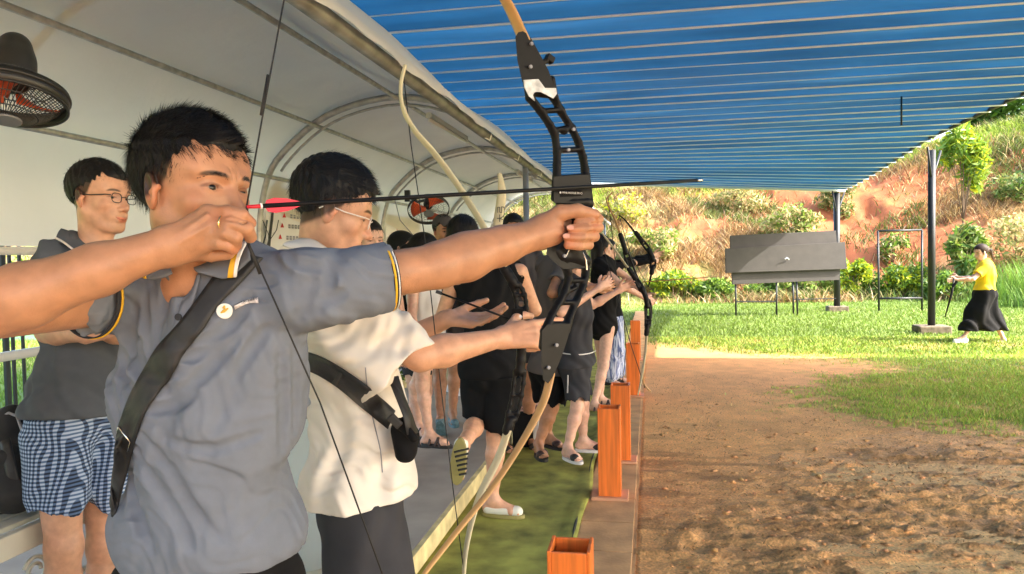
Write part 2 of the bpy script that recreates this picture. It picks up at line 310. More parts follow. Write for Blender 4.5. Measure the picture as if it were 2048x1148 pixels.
for i,(px,py,rx,rz,n,cols,lab) in enumerate([
 (1345,603,.9,.45,1500,[LG,MGn,YG],'low bright green bush at the foot of the slope, nearest the bows'),
 (1425,604,.7,.4,1100,[LG,MGn],'low green bush left of the grey target boards'),
 (1530,600,.85,.42,1200,[LG,MGn,OL],'green bush seen under the left half of the grey target boards'),
 (1625,598,.6,.4,900,[LG,OL],'olive green bush seen under the right half of the grey target boards'),
 (1705,603,.55,.7,1500,[LG,YG],'yellow green round bush just right of the grey target boards'),
 (1745,600,.4,.45,600,[LG,MGn],'small green bush left of the thin metal frame'),
 (1805,602,.75,.62,1900,[LG,MGn,YG],'dense round green bush seen through the thin metal frame'),
 (1885,606,.55,.5,1000,[LG,MGn],'green bush right behind the canopy post on the concrete block'),
 ]):
    p=G(px,py,0); p=onhill(px,py-4,18,27) ; plant('bush',p,(rx,.6,rz),n,cols,lab,'bush',BUSHG,.055)
for (px,py,rx,rz,n,cols,lab) in [
 (1690,420,.9,.85,1300,[OL,TN,MGn],'grey green shrub on the slope behind the top of the back post'),
 (1585,470,.9,.7,1500,[OL,LG,TN],'olive shrub on the slope above the grey target boards'),
 (1480,410,1.1,.7,1200,[OL,TN],'dry tan shrub high on the slope left of the boards'),
 (1310,500,1.0,.6,1300,[LG,OL,TN],'bright green shrub on the slope right beside the raised bows'),
 (1250,430,.9,.6,900,[OL,TN,YG],'yellowish shrub high on the slope beside the archer fist'),
 (1785,510,.5,.55,700,[LG,MGn,TN],'small green shrub on the slope seen inside the thin metal frame'),
 (2040,390,.9,.6,900,[OL,MGn],'grey green shrub high on the slope at its right end'),
 (2030,520,1.3,.9,1300,[TN,OL],'dry grey brown shrub behind the walking woman'),
 ]:
    p=onhill(px,py+20,23,33); plant('shrub',p,(rx*1.1,.7,rz),n,cols,lab,'shrub','shrubs on the cut slope',.06)
for (px,py,h,rx,rz,n,cols,lab) in [
 (1925,500,1.5,.8,1.5,1700,[YG,LG,LG],'slender young tree with yellow green leaves high on the red slope'),
 (1935,598,.5,.75,.85,1700,[LG,MGn,OL],'bushy green sapling at the slope foot left of the walking woman')]:
    p=onhill(px,py,20,30); plant('sapling_tree',p,(rx,.7,rz),n,cols,lab,'tree',None,.075,trunk_h=h,lobes=9,elong=2.4)
for i,(x,y,h,r,lab) in enumerate([(15.5,39,.1,2.6,'dark dense tree behind the slope crest, rightmost'),(12.2,40,.1,1.7,'dark tree behind the slope crest, left of the tallest one'),(19.5,41,.3,2.8,'dark tree far right behind the slope crest mostly out of view')]):
    plant('crest_tree',(x,y,gz(x,y)[0]),(r,1.6,r*.8),5000,[DG,DG,MGn],lab,'tree','trees behind the slope crest',.13,trunk_h=h,lobes=12)
# ================================================================ PATH, CARPET, PLATFORM
M_conc=mat('concrete',srgb(160,152,142),.75,nscale=3,namp=.22,bump=.15,bscale=60)
M_edge=mat('platform_edge',srgb(206,190,140),.9,nscale=9,namp=.3,bump=.3)
M_carp=mat('turf_carpet',srgb(146,146,66),.95,nscale=5.5,namp=.5,bump=.5,bscale=350,bdist=.004)
M_pave=mat('paver',srgb(196,150,102),.85,nscale=6,namp=.25,bump=.3,bscale=50)
b=MB(); b.bbox((-4.4,-2,-.02),(-1.13,23,.12)); o=b.build('platform',[M_conc],smooth=False); tag(o,kind='structure')
b=MB(); b.bbox((-1.128,-2,-.02),(-1.10,23,.118)); o=b.build('platform_edge',[M_edge]); tag(o,kind='structure')
nx,ny=24,520; X_,Y_=np.meshgrid(np.linspace(-1.098,-.40,nx),np.linspace(-1,16,ny)); 
Zc=.012+.006*fbm(X_*3,Y_*3,3,5)+.02*np.exp(-((Y_-3.75-.1*X_)/.02)**2)*0+np.where(X_>-.47,.02*vnoise(Y_*3,Y_*0,3),0); X2=X_+np.where(X_>-.5,.05*(vnoise(Y_*1.7,Y_*0,8)-.5),0)
b=MB(); b.grid(np.stack([X2,Y_,Zc],-1)); o=b.build('carpet',[M_carp],smooth=True,solid=.008); tag(o,kind='structure')
b=MB(); b.tube([(-.425+.05*(vnoise(np.array(t*1.7),np.array(0.),8)-.5)+.0,t,.012+.012*math.sin(t*5)) for t in np.arange(2.2,9,.12)],.009,6); b.build('carpet_edge_binding',[mat('edge_dark',(.03,.035,.03),.9)]); tag(bpy.data.objects['carpet_edge_binding'],kind='structure')
b=MB(); y=1.2; i=0
while y<20:
    L=.42; b.bbox((-.40+rng.uniform(-.004,.004),y+.004,-.02),(-.105,y+L-.004,.022+rng.uniform(-.003,.003))); y+=L
o=b.build('path_pavers',[M_pave],bevel=.004); tag(o,kind='structure')
b=MB(); b.bbox((-.104,1.2,-.03),(-.088,20,.016)); o=b.build('path_kerb',[M_pave]); tag(o,kind='structure')
# ================================================================ TENT
M_tent=mat('tent_pvc',srgb(226,220,206),.5,nscale=.9,namp=.07,trans=.25,bump=.5,bscale=2.2,bdist=.06)
M_pipe=mat('galvanised_pipe',(.42,.42,.40),.45,metal=.6,nscale=12,namp=.25)
M_beam=mat('grey_steel',(.22,.23,.22),.5,metal=.4,nscale=9,namp=.3)
AR=spline([(-4.45,1.62),(-4.42,2.05),(-4.3,2.5),(-4.1,2.77),(-3.69,3.09),(-3.24,3.26),(-2.7,3.32),(-2.15,3.2),(-1.65,2.92),(-1.33,2.62),(-1.13,2.40)],6)
AR=np.array(AR)
tent=empty('arched_tent',(-2.8,8,.12),'long white vaulted fabric tent on curved steel pipes over the concrete platform','tent')
AY=[4.28,8.0,12.0,16.0,20.5]
def vault(y0,y1,ny,dz,sag):
    rows=[]
    for t in np.linspace(0,1,ny):
        y=y0+(y1-y0)*t; s=sag*math.sin(math.pi*t)
        cx,cz=-2.75,1.6
        rows.append(np.stack([cx+(AR[:,0]-cx)*(1-s*.6)+0*AR[:,0],AR[:,0]*0+y,cz+(AR[:,1]-cz)*(1-s)+dz],-1))
    return np.array(rows)
b=MB()
for i in range(4): b.grid(vault(AY[i],AY[i+1],14,.035,.035))
b.build('roof_fabric',[M_tent],tent,smooth=True)
b=MB(); b.grid(vault(-3,4.36,16,.050,.02)); b.build('roof_fabric_near',[M_tent],tent,smooth=True)
for y in AY[1:]:
    b=MB(); pts=[(-4.45,y,.12)]+[(a[0],y,a[1]-.02) for a in AR[::2]]+[(-1.13,y,2.38)]; b.tube(pts,.038,10); 
    pts2=[(-2.75+(a[0]+2.75)*.955,y+.09,1.6+(a[1]-1.6)*.95) for a in AR[14::2]]; b.tube(pts2,.016,8); b.build('arch',[M_pipe],tent,smooth=True)
for (x,z) in ((-3.68,3.03),(-4.27,2.48),(-2.65,3.24)):
    b=MB(); b.tube([(x,-2,z),(x,21,z)],.024,8); b.build('purlin',[M_pipe],tent,smooth=True)
b=MB(); b.tube([(-1.14,-2,2.38),(-1.14,21,2.38)],.035,8); b.build('edge_beam',[M_beam],tent,smooth=True)
b=MB(); b.tube([(-1.34,4.2,2.56),(-1.34,21,2.56)],.02,8); b.build('edge_beam',[M_beam],tent,smooth=True)
# hem of the roof fabric hanging over the beam
rows=[]
for t in np.linspace(0,1,160):
    y=-2+23*t; w=.012*math.sin(y*5.1)+.012*math.sin(y*13); rows.append([(-1.13,y,2.44),(-1.07+w*.3,y,2.41),(-1.06+w*.5,y,2.36+w*.3)])
b=MB(); b.grid(rows); b.build('roof_hem',[M_tent],tent,smooth=True)
for y in (7.05,11.2,15.4,19.6):
    b=MB(); b.tube([(-1.15,y,.0),(-1.15,y,2.37)],.028,10); b.build('post',[mat('post_grey',(.30,.33,.38),.4,metal=.5)],tent,smooth=True)
M_rope=mat('rope_white',(.7,.7,.66),.8)
for y in (5.2,6.35,7.7,9.4,11.3):
    b=MB(); b.tube([(-1.17,y,2.37),(-1.10,y+.01,2.33),(-1.08,y+.02,2.40),(-1.14,y+.02,2.44)],.006,5); b.build('lashing',[M_rope],tent)

for y in (5.5,9.3):
    t_=empty('light_tube',(-1.62,y,2.55),'unlit white fluorescent tube under the tent edge, %s'%('nearer the camera' if y<6 else 'farther away by the steel post'),'light tube'); b=MB(); b.tube([(-1.62,y,2.55),(-1.62,y+1.1,2.55)],.014,8); b.build('tube',[mat('tube_white',(.8,.8,.76),.3)],t_,smooth=True)
    b=MB(); b.bbox((-1.64,y-.03,2.562),(-1.60,y+1.13,2.60)); b.build('fitting',[mat('fit',(.5,.5,.48),.5)],t_)
# left side wall
for (z,r,nm) in ((1.62,.032,'side_rail'),(.88,.035,'side_rail')):
    b=MB(); b.tube([(-4.45,-2,z),(-4.45,21,z)],r,8); b.build(nm,[mat('rail_white',(.62,.62,.58),.4)],tent,smooth=True)
for y in (0.6,4.28):
    b=MB(); b.tube([(-4.47,y,.1),(-4.47,y,1.62)],.022,8); b.build('side_post',[M_beam],tent,smooth=True)
rows=[]
for t in np.linspace(0,1,140):
    y=8.02+12.5*t; w=.015*math.sin(y*3); rows.append([(-4.47+w,y,2.1),(-4.46+w,y,1.5),(-4.47+w*1.4,y,.8),(-4.46+w,y,.16)])
b=MB(); b.grid(rows); b.build('wall_fabric',[M_tent],tent,smooth=True)
# banners on the far side wall
M_ban=mat('banner_vinyl',srgb(222,222,220),.35); M_red=mat('print_red',srgb(196,40,50),.5); M_dk=mat('print_dark',(.03,.035,.04),.5); M_gy=mat('print_grey',(.25,.25,.28),.5); M_wh=mat('print_white',(.8,.8,.8),.5)
def BX(y,z,o=0.0): return (-4.40+.002*o,y,z)
def onb(px,py):   # where a line of sight meets the banner plane x=-4.40
    v=CW@cv(px,py,1.0); t=(-4.40-CAM[0])/v[0]; p=CAM+v*t; return p[1],p[2]
def flatpoly(b,pts,o,mi=None):
    b.add([BX(y,z,o) for y,z in pts],[tuple(range(len(pts)))],mi)
ban=empty('archery_banner',BX(10,1.6),'white banner printed with a bow diagram and red cones beside the nearer tent arch','banner')
b=MB(); b.bbox((-4.425,8.12,.9),(-4.405,11.8,2.42)); b.build('sheet',[M_ban],ban)
b=MB()
q=[onb(*p) for p in ((548,345),(540,352),(536,368),(534,385),(540,399),(547,402),(551,390),(554,372),(556,352))]; flatpoly(b,q,1,0)
q=[onb(*p) for p in ((545,400),(549,400),(546,440),(542,470),(538,520),(533,520),(537,470),(541,440))]; flatpoly(b,q,2,1)
for off in ((0,0),(9,3)):
    q=[onb(p[0]+off[0],p[1]+off[1]) for p in ((532,440),(535,440),(531,475),(527,487),(524,487),(529,470))]; flatpoly(b,q,3,1)
cur=[onb(*p) for p in ((558,355),(562,362),(563,375),(561,390),(559,400))]; b.tube([BX(y,z,4) for y,z in cur],.006,4,mi=1)
cur=[onb(*p) for p in ((524,440),(530,455),(540,478),(552,460),(556,440))]; b.tube([BX(y,z,4) for y,z in cur],.004,4,mi=1)
b.build('bow_diagram',[M_red,M_dk,M_gy],ban)
for (px,py) in ((575,380),(571,410),(568,430),(564,450),(560,473)):
    b=MB(); q=[onb(px+a,py+c) for a,c in ((0,-5),(3.5,5),(-3.5,5))]; flatpoly(b,q,2,0); b.build('cone_mark',[M_red],ban); b=MB()
    for r in range(2):
        z0=onb(px+12,py+r*4.5); 
        for w in range(4+r): flatpoly(b,[(z0[0]+w*.085,z0[1]-.012),(z0[0]+w*.085+.06,z0[1]-.012),(z0[0]+w*.085+.06,z0[1]+.010),(z0[0]+w*.085,z0[1]+.010)],2,0)
    b.build('caption',[M_gy],ban)
def text(s,size,loc,M,mats,name,parent,ext=.0008,align='CENTER'):
    cu=bpy.data.curves.new('t','FONT'); cu.body=s; cu.size=size; cu.extrude=ext; cu.align_x=align; cu.align_y='CENTER'
    o=bpy.data.objects.new('t',cu); COL.objects.link(o); dg=bpy.context.evaluated_depsgraph_get(); me=bpy.data.meshes.new_from_object(o.evaluated_get(dg)); bpy.data.objects.remove(o)
    T=Matrix.Translation(Vector(loc))@M.to_4x4(); me.transform(T); return link(name,me,mats,parent,smooth=False)
MW=Matrix([[0,0,1],[1,0,0],[0,1,0]])   # reads from +x, facing +x
y_,z_=onb(545,362); text('A',.11,BX(y_,z_,3),MW,[M_wh],'lettering',ban)
ban2=empty('archery_banner',BX(13.4,1.6),'narrow white banner with a vertical red word, beside the far tent arch','banner')
b=MB(); b.bbox((-4.425,12.15,.9),(-4.405,14.0,2.3)); b.build('sheet',[M_ban],ban2)
b=MB(); b.tube([BX(13.2,1.0,4),BX(13.3,1.5,4),BX(13.2,1.9,4)],.012,5); b.build('print',[M_dk],ban2)
text('ARCHERY',.14,BX(12.75,1.75,3),MW@Matrix.Rotation(R(90),3,'Z'),[M_red],'lettering',ban2)
# ================================================================ BLUE CANOPY
M_blue=mat('blue_canvas',srgb(30,84,128),.6,nscale=2.2,namp=.3,trans=.21,wave=(.25,2,1))
M_seam=mat('seam_pale',srgb(206,214,222),.5); M_black=mat('black_steel',(.025,.027,.03),.45,metal=.3)
cano=empty('blue_canopy',(1.5,10,3.3),'blue pleated fabric canopy over the shooting line, ridged with pale seams','canopy')
def cz(x,y): return 3.42-.42*smooth(12,19.6,np.asarray(y,float))*np.clip((np.asarray(x,float)+1.5)/6.1,0,1)
SP=.46
def folds(x0,x1,y0,y1,name):
    nx=26; X=np.linspace(x0,x1,nx); rows=[]; ph=[]
    k0=0; y=y0; 
    while y<y1-1e-6:
        amp=.05+.06*rng.random(); sk=rng.normal(0,.03,2)
        for t in np.linspace(0,1,9)[:-1]:
            yy=y+SP*t; tt=t**1.25
            wr=.010*np.sin(X*2.1+y*9+t*2)+.030*(vnoise(X*.9,np.full(nx,y*7.3+t*1.5),3)-.5)*3*math.sin(math.pi*t)
            rows.append(np.stack([X,np.full(nx,yy)+.015*np.sin(X*.7+y*3),cz(X,yy)+amp*math.sin(math.pi*tt)+wr*math.sin(math.pi*t)],-1))
        y+=SP; ph.append(y)
    b=MB(); b.grid(rows); b.build(name,[M_blue],cano,smooth=True)
    b=MB()
    for y in [y0]+ph[:-1]: 
        xs_=np.linspace(x0,x1,26); b.tube([(x,y+.015*math.sin(x*.7+y*3),float(cz(x,y))-.008) for x in xs_],(.011 if rng.random()<.6 else .006),5)
    o=b.build('seams',[M_seam],cano,smooth=True)
folds(-5.6,4.72,-4,19.7,'fabric'); folds(4.66,11,-4,9.9,'fabric')  # left reach above the tent is an unseen extension added to shade its roof
b=MB(); b.tube([(4.70,-4,3.45)]+[(4.70,y,float(cz(4.7,y))+.05) for y in (10,14,17,19.7)],.03,8); b.build('eave_beam',[M_black],cano,smooth=True)
b=MB(); b.tube([(x,19.75,float(cz(x,19.7))-.02) for x in (-3,0,2,4.75)],.03,8); b.build('eave_beam',[M_seam],cano,smooth=True)
b=MB(); p=P(1803,232,9.4); b.tube([(p[0],p[1],3.42),(p[0],p[1],3.06)],.012,6); b.build('hanging_rod',[M_black],cano,smooth=True)
M_foot=mat('weathered_concrete',srgb(112,100,84),.9,nscale=14,namp=.4,bump=.4)
def post(px,py,d,label,r,bw):
    p=P(px,py,d); x,y=p[0],p[1]; zt=float(cz(4.6,y))-.06
    o=empty('canopy_post',(x,y,0),label,'post',"steel posts of the blue canopy"); b=MB(); b.tube([(x,y,.1),(x,y,zt)],r,12); b.build('pole',[M_black],o,smooth=True)
    b=MB(); b.box((x,y,.05),(bw*.85,bw*.7,.19)); b.build('footing',[M_foot],o,bevel=.02)
    for s in (-1,1):
        b=MB(); b.tube([(x,y,zt-.55),(x+s*.28*(.9 if s>0 else .6),y+s*.3,zt+.02)],.018,6); b.build('brace',[M_black],o,smooth=True)
post(1863,652,13.4,'dark steel canopy post on a concrete block, the nearer one beside the walking woman',.062,.62)
post(1674,608,18.6,'dark steel canopy post behind the right end of the grey target boards',.075,.55)
# ================================================================ TARGET BOARDS, FRAME
M_brd=mat('rubber_board',srgb(66,62,60),.75,nscale=5,namp=.12,bump=.15,bscale=30)
tb=empty('target_board_stand',G(1570,618),'wide stand of overlapping dark grey target boards on thin metal legs','target stand')
dB=17.6
def slab(b,pts,d,th=.06):
    f=[P(x,y,d) for x,y in pts]; off=CW@np.array([0,0,th]); k=[p+off for p in f]; n=len(f)
    b.add(f+k,[tuple(range(n))[::-1],tuple(range(n,2*n))]+[(i,(i+1)%n,(i+1)%n+n,i+n) for i in range(n)])
for pts,d in (([(1461,471),(1672,461),(1676,520),(1461,524)],dB),([(1451,497),(1690,484),(1694,538),(1452,546)],dB-.12),([(1464,545),(1680,538),(1679,560),(1465,569)],dB-.02)):
    b=MB(); slab(b,pts,d); b.build('board',[M_brd],tb,bevel=.006)
for (x0,y0,x1,y1) in ((1471,560,1472,618),(1553,560,1553,618),(1586,560,1587,617),(1593,556,1595,616)):
    b=MB(); a=P(x0,y0,dB+.05); c=P(x1,y1,dB+.05); c[2]=0; b.tube([a,c],.022,6); b.build('leg',[M_black],tb,smooth=True)
b=MB(); b.tube([P(1471,603,dB+.05),P(1553,603,dB+.05)],.012,5); b.tube([P(1587,599,dB+.05),P(1672,597,dB+.05)],.012,5); b.build('crossbar',[M_black],tb)
b=MB(); b.tube([P(1578,519,dB-.15),P(1574,515,dB-.2),P(1570,518,dB-.2)],.012,5); b.build('bracket',[M_seam],tb)
fr=empty('metal_frame',G(1800,612),'empty thin black rectangular metal frame standing on the grass before the bushes','frame'); dF=18.3
for a,c,nm in (((1756,462),(1758,613),'upright'),((1844,460),(1844,612),'upright'),((1756,462),(1844,460),'top_bar'),((1758,597),(1844,596),'bottom_bar')):
    b=MB(); q0=P(*a,dF); q1=P(*c,dF); 
    if nm=='upright': q1[2]=0
    b.tube([q0,q1],.025,6); b.build(nm,[M_black],fr,smooth=True)
# ================================================================ ARROW BOXES
M_wood=mat('orange_wood',srgb(232,118,38),.5,nscale=5,namp=.22,wave=(9,9,.6),coat=.2); M_wood2=mat('pale_plywood',srgb(206,150,112),.6,nscale=6,namp=.15)
def arrowbox(x,y,label,parent=None,arrows=0):
    o=empty('arrow_box',(x,y,.02),label,'arrow box','orange wooden arrow boxes along the shooting line'); w=.068; h=.56; t=.012
    for nm,lo,hi in (('side_panel',(-w,-w,.02),(-w+t,w,h)),('side_panel',(w-t,-w,.02),(w,w,h)),('front_panel',(-w+t,-w,.02),(w-t,-w+t,h-.004)),('back_panel',(-w+t,w-t,.02),(w-t,w,h-.004))):
        b=MB(); b.bbox(np.array(lo)+[x,y,.02],np.array(hi)+[x,y,.02]); b.build(nm,[M_wood],o,bevel=.003)
    b=MB(); b.bbox((x-.11,y-.10,.022),(x+.11,y+.10,.04)); b.build('base_plate',[M_wood2],o,bevel=.003)
    for k in range(arrows):
        a=empty('arrow',(x,y,.04),'dark arrow standing in the orange box with %s, %s'%('a flat rim' ,'upright' if k==0 else 'leaning'),'arrow'); b=MB(); dx=.03*(k-.5); b.tube([(x+dx,y,.06),(x+dx*1.4+.03*k,y+.01,.80+.05*k)],.003,5); b.build('shaft',[M_dk],a); 
        b=MB(); b.box((x+dx*1.4+.03*k,y+.01,.77+.05*k),(.002,.022,.05)); b.build('fletching',[M_wh],a)
for px,py,d,lab,na in ((1145,1300,2.42,'open topped orange wooden arrow box cut off by the bottom of the picture',0),(1221,998,4.62,'orange wooden arrow box with a pale base plate, tallest in view',0),(1243,925,5.42,'orange wooden arrow box half hidden behind the tallest one',0),(1267,795,7.9,'orange wooden arrow box with a bow string hanging in front of it',0),(1272,735,10.6,'farthest orange wooden arrow box on the line',0)):
    p=P(px,py,d); arrowbox(p[0],p[1],lab,None,na)
# ================================================================ LEFT SIDE: LOW WALL, SLOPE GREEN, POLES
p0=G(-200,700); M_bl=mat('paint_blue',srgb(120,180,225),.5); M_gn=mat('paint_green',srgb(140,200,150),.5)
lw=empty('low_wall',(-12,13.3,0),'low wall painted green with a blue band beyond the lawn on the left','wall')
b=MB(); b.bbox((-22,13.3,0),(-4.9,13.5,.28)); b.build('lower_band',[M_gn],lw); b=MB(); b.bbox((-22,13.31,.281),(-4.9,13.49,.47)); b.build('upper_band',[M_bl],lw)
for i in range(5):
    plant('shrub',(-19+i*3.1,17.5+rng.uniform(-1,1),0),(1.9,1.0,1.15),2600,[LG,YG,OL],['yellow green shrub beyond the low wall, '+w for w in ('far left out of the opening','second along from the left','seen in the gap left of the spectator','behind the spectator shoulder','nearest the tent arches')][i],'shrub','shrubs behind the low wall',.08,lobes=10)
for i,(px,lab) in enumerate(((8,'thin dark pole at the left edge beside the tent side'),(22,'dark pole with a lamp head outside the tent, middle of three'),(42,'thin black pole nearest the spectator outside the tent'))):
    q=P(px,600,7.5+i*.4); o=empty('pole',(q[0],q[1],0),lab,'pole','thin poles outside the tent'); b=MB(); b.tube([(q[0],q[1],0),(q[0],q[1],1.95)],.02+.012*(i==0),6); b.build('shaft',[M_black],o); b=MB(); b.box((q[0],q[1],1.98),(.09,.09,.08)); b.build('cap',[M_beam],o)
# ================================================================ SCULPTING: smooth solids grown from tapered limbs, ellipsoids and cuts, meshed with surface nets
class Sculpt:
    def __init__(s): s.p=[]
    def cap(s,a,b,ra,rb=None,k=.015,n=None,f=1.0,op='u'):
        """tapered limb from a to b; n,f: flattened by f along direction n"""
        rb=ra if rb is None else rb; a=np.asarray(a,float); b=np.asarray(b,float)
        s.p.append(('c',a,b,float(ra),float(rb),k,None if n is None else nrm(n),f,op)); return s
    def sph(s,c,r,k=.015,op='u'): return s.cap(c,np.asarray(c,float)+[1e-5,0,0],r,r,k,None,1.,op)
    def ell(s,c,ax,rad,k=.015,op='u'):
        """ellipsoid; ax: 3x3 rows = axes"""
        s.p.append(('e',np.asarray(c,float),np.asarray(ax,float),np.asarray(rad,float),0,k,None,1.,op)); return s
    def plane(s,c,n,k=.004):
        """cut away the side n points to"""
        s.p.append(('p',np.asarray(c,float),nrm(n),0,0,k,None,1.,'s')); return s
    def fold(s,pts,r,depth,k=.01,op='u'):
        for a,b in zip(pts[:-1],pts[1:]): s.cap(a,b,r,r,k,op=op)
        return s
    def fn(s,f): s.p.append(('f',f,None,0,0,0,None,1.,'f')); return s
    def d1(s,p,X,o=np.zeros(3)):
        # X: points relative to the place o
        t=p[0]; f4=X.dtype.type
        if t=='c':
            a,b,ra,rb,n,f=p[1]-o,p[2]-o,p[3],p[4],p[6],p[7]
            if n is not None:
                q=(1/f-1); X=X+(X@n.astype(X.dtype))[...,None]*(n*q).astype(X.dtype); a=a+n*np.dot(n,a)*q; b=b+n*np.dot(n,b)*q
            ab=b-a; L2=max(np.dot(ab,ab),1e-12); wab=X@ab.astype(X.dtype)-f4(np.dot(a,ab)); h=np.clip(wab/f4(L2),0,1)
            w2=(X*X).sum(-1)-2*(X@a.astype(X.dtype))+f4(np.dot(a,a)); d=np.sqrt(np.maximum(w2-h*(2*wab-h*f4(L2)),0))-(f4(ra)+f4(rb-ra)*h)
            return d if n is None else d*f4(.5+.5*f)
        if t=='e':
            w=(X-(p[1]-o).astype(X.dtype))@p[2].T.astype(X.dtype); r=p[3].astype(X.dtype); w=w/r; k0=np.sqrt((w*w).sum(-1)); w=w/r; k1=np.sqrt((w*w).sum(-1))+f4(1e-9); return k0*(k0-1)/k1
        if t=='p': return -((X-(p[1]-o).astype(X.dtype))@p[2].astype(X.dtype))
    def bound(s,p):
        if p[0]=='c':
            c=(p[1]+p[2])/2; return c,np.linalg.norm(p[2]-p[1])/2+max(p[3],p[4])
        if p[0]=='e': return p[1],max(p[3])
        return None,0
    def ev(s,X,sel=None,o=np.zeros(3)):
        d=np.full(X.shape[:-1],1e3,dtype=X.dtype)
        for p in (s.p if sel is None else sel):
            if p[8]=='f':
                if getattr(p[1],'local',False):
                    m=np.abs(d)<.03
                    if m.any(): d=d.copy(); d[m]=p[1](X[m]+o,d[m])
                else: d=p[1](X+o,d).astype(X.dtype)
                continue
            e=s.d1(p,X,o); k=X.dtype.type(p[5])
            if p[8]=='u':
                if k>0: h=np.maximum(k-np.abs(d-e),0)/k; d=np.minimum(d,e)-h*h*k*.25
                else: d=np.minimum(d,e)
            else:
                e=-e if p[0]!='p' else -e
                if k>0: h=np.maximum(k-np.abs(d-e),0)/k; d=np.maximum(d,e)+h*h*k*.25
                else: d=np.maximum(d,e)
        return d
    def mesh(s,h,name,B=22):
        bs=[s.bound(p) for p in s.p]; un=[(c,r) for (c,r),p in zip(bs,s.p) if p[8]=='u']
        lo=np.min([c-r for c,r in un],0)-4*h; hi=np.max([c+r for c,r in un],0)+4*h
        base=np.floor(lo/h).astype(int); N=np.ceil((hi-lo)/h).astype(int)+3; nb=np.ceil(N/B).astype(int); KV=[];VV=[];QQ=[]
        S=N+B+2; ax=np.arange(B+1)
        cents=[]; 
        for i in range(nb[0]):
            for j in range(nb[1]):
                for k in range(nb[2]): cents.append((i*B,j*B,k*B))
        cents=np.array(cents); cw=(cents+B/2.0+base)*h; hd=(B/2+1)*h*1.7321
        dc=s.ev(cw); act=np.abs(dc)<hd*1.6+.02
        keyf=lambda I: (I[...,0].astype(np.int64)*S[1]+I[...,1])*S[2]+I[...,2]
        ev=s.ev
        cents=cents[act]; cw=cw[act]; dc=dc[act]; E=[None if p[8]=='f' else s.d1(p,cw) for p in s.p]
        gx=np.arange(B+2); g0=np.stack(np.meshgrid(gx,gx,gx,indexing='ij'),-1); gl=((g0-B/2)*h).astype(np.float32)
        for bi,(o,c) in enumerate(zip(cents,cw)):
            sel=[]; lim=max(dc[bi],0)+hd*2.3
            for p,e,(bc,br) in zip(s.p,E,bs):
                if e is None: sel.append(p)
                elif p[8]=='u':
                    if e[bi]<lim+p[5]*1.5+.006 and np.linalg.norm(bc-c)<br+hd+p[5]+.01: sel.append(p)
                elif bc is None or np.linalg.norm(bc-c)<br+hd+p[5]+.01: sel.append(p)
            if not any(p[8]=='u' for p in sel): continue
            d=ev(gl,sel,c); sg=d<0
            if sg.all() or not sg.any(): continue
            # cells 0..B
            c8=[d[a:a+B+1,b:b+B+1,e:e+B+1] for a in(0,1) for b in(0,1) for e in(0,1)]
            st=np.stack(c8,-1); neg=(st<0).sum(-1); m=(neg>0)&(neg<8); idx=np.argwhere(m)
            if not len(idx): continue
            v8=st[m]; offs=np.array([(a,b,e) for a in(0,1) for b in(0,1) for e in(0,1)],float)
            acc=np.zeros((len(idx),3)); cnt=np.zeros(len(idx))
            for a,b in ((0,1),(2,3),(4,5),(6,7),(0,2),(1,3),(4,6),(5,7),(0,4),(1,5),(2,6),(3,7)):
                va,vb=v8[:,a],v8[:,b]; x=(va<0)!=(vb<0); t=np.where(x,va/np.where(x,va-vb,1),0)
                acc+=np.where(x[:,None],offs[a]+t[:,None]*(offs[b]-offs[a]),0); cnt+=x
            KV.append(keyf(idx+o)); VV.append((idx+o+base+acc/cnt[:,None])*h)
            # edges owned by this block: corner index 1..B in the two cross axes, 0..B-1... along
            for axn in range(3):
                u,v=(axn+1)%3,(axn+2)%3
                sl0=[slice(1,B+1)]*3; sl1=[slice(1,B+1)]*3; sl0[axn]=slice(0,B); sl1[axn]=slice(1,B+1)
                A_=sg[tuple(sl0)]; B_=sg[tuple(sl1)]; x=np.argwhere(A_!=B_)
                if not len(x): continue
                flip=A_[tuple(x.T)]; off=np.array([1,1,1]); off[axn]=0; e=x+off
                eu=np.zeros(3,int);eu[u]=1;evv=np.zeros(3,int);evv[v]=1
                q=np.stack([keyf(e-eu-evv+o),keyf(e-evv+o),keyf(e+o),keyf(e-eu+o)],1)
                q[~flip]=q[~flip][:,::-1]; QQ.append(q)
        K=np.concatenate(KV);V=np.concatenate(VV);Q=np.concatenate(QQ); K,i=np.unique(K,return_index=True); V=V[i]
        j=np.searchsorted(K,Q); j=np.minimum(j,len(K)-1); ok=(K[j]==Q).all(1); Q=j[ok]
        return V,Q
def sculpt_obj(s,h,name,mats,parent=None,colfn=None):
    V,Q=s.mesh(h,name); me=npmesh(name,V,Q)
    if colfn is not None: setcol(me,colfn(V))
    o=link(name,me,mats,parent); return o,V,Q
def bvh_of(V,Q): return BVHTree.FromPolygons([tuple(v) for v in V],[tuple(int(i) for i in q) for q in Q])
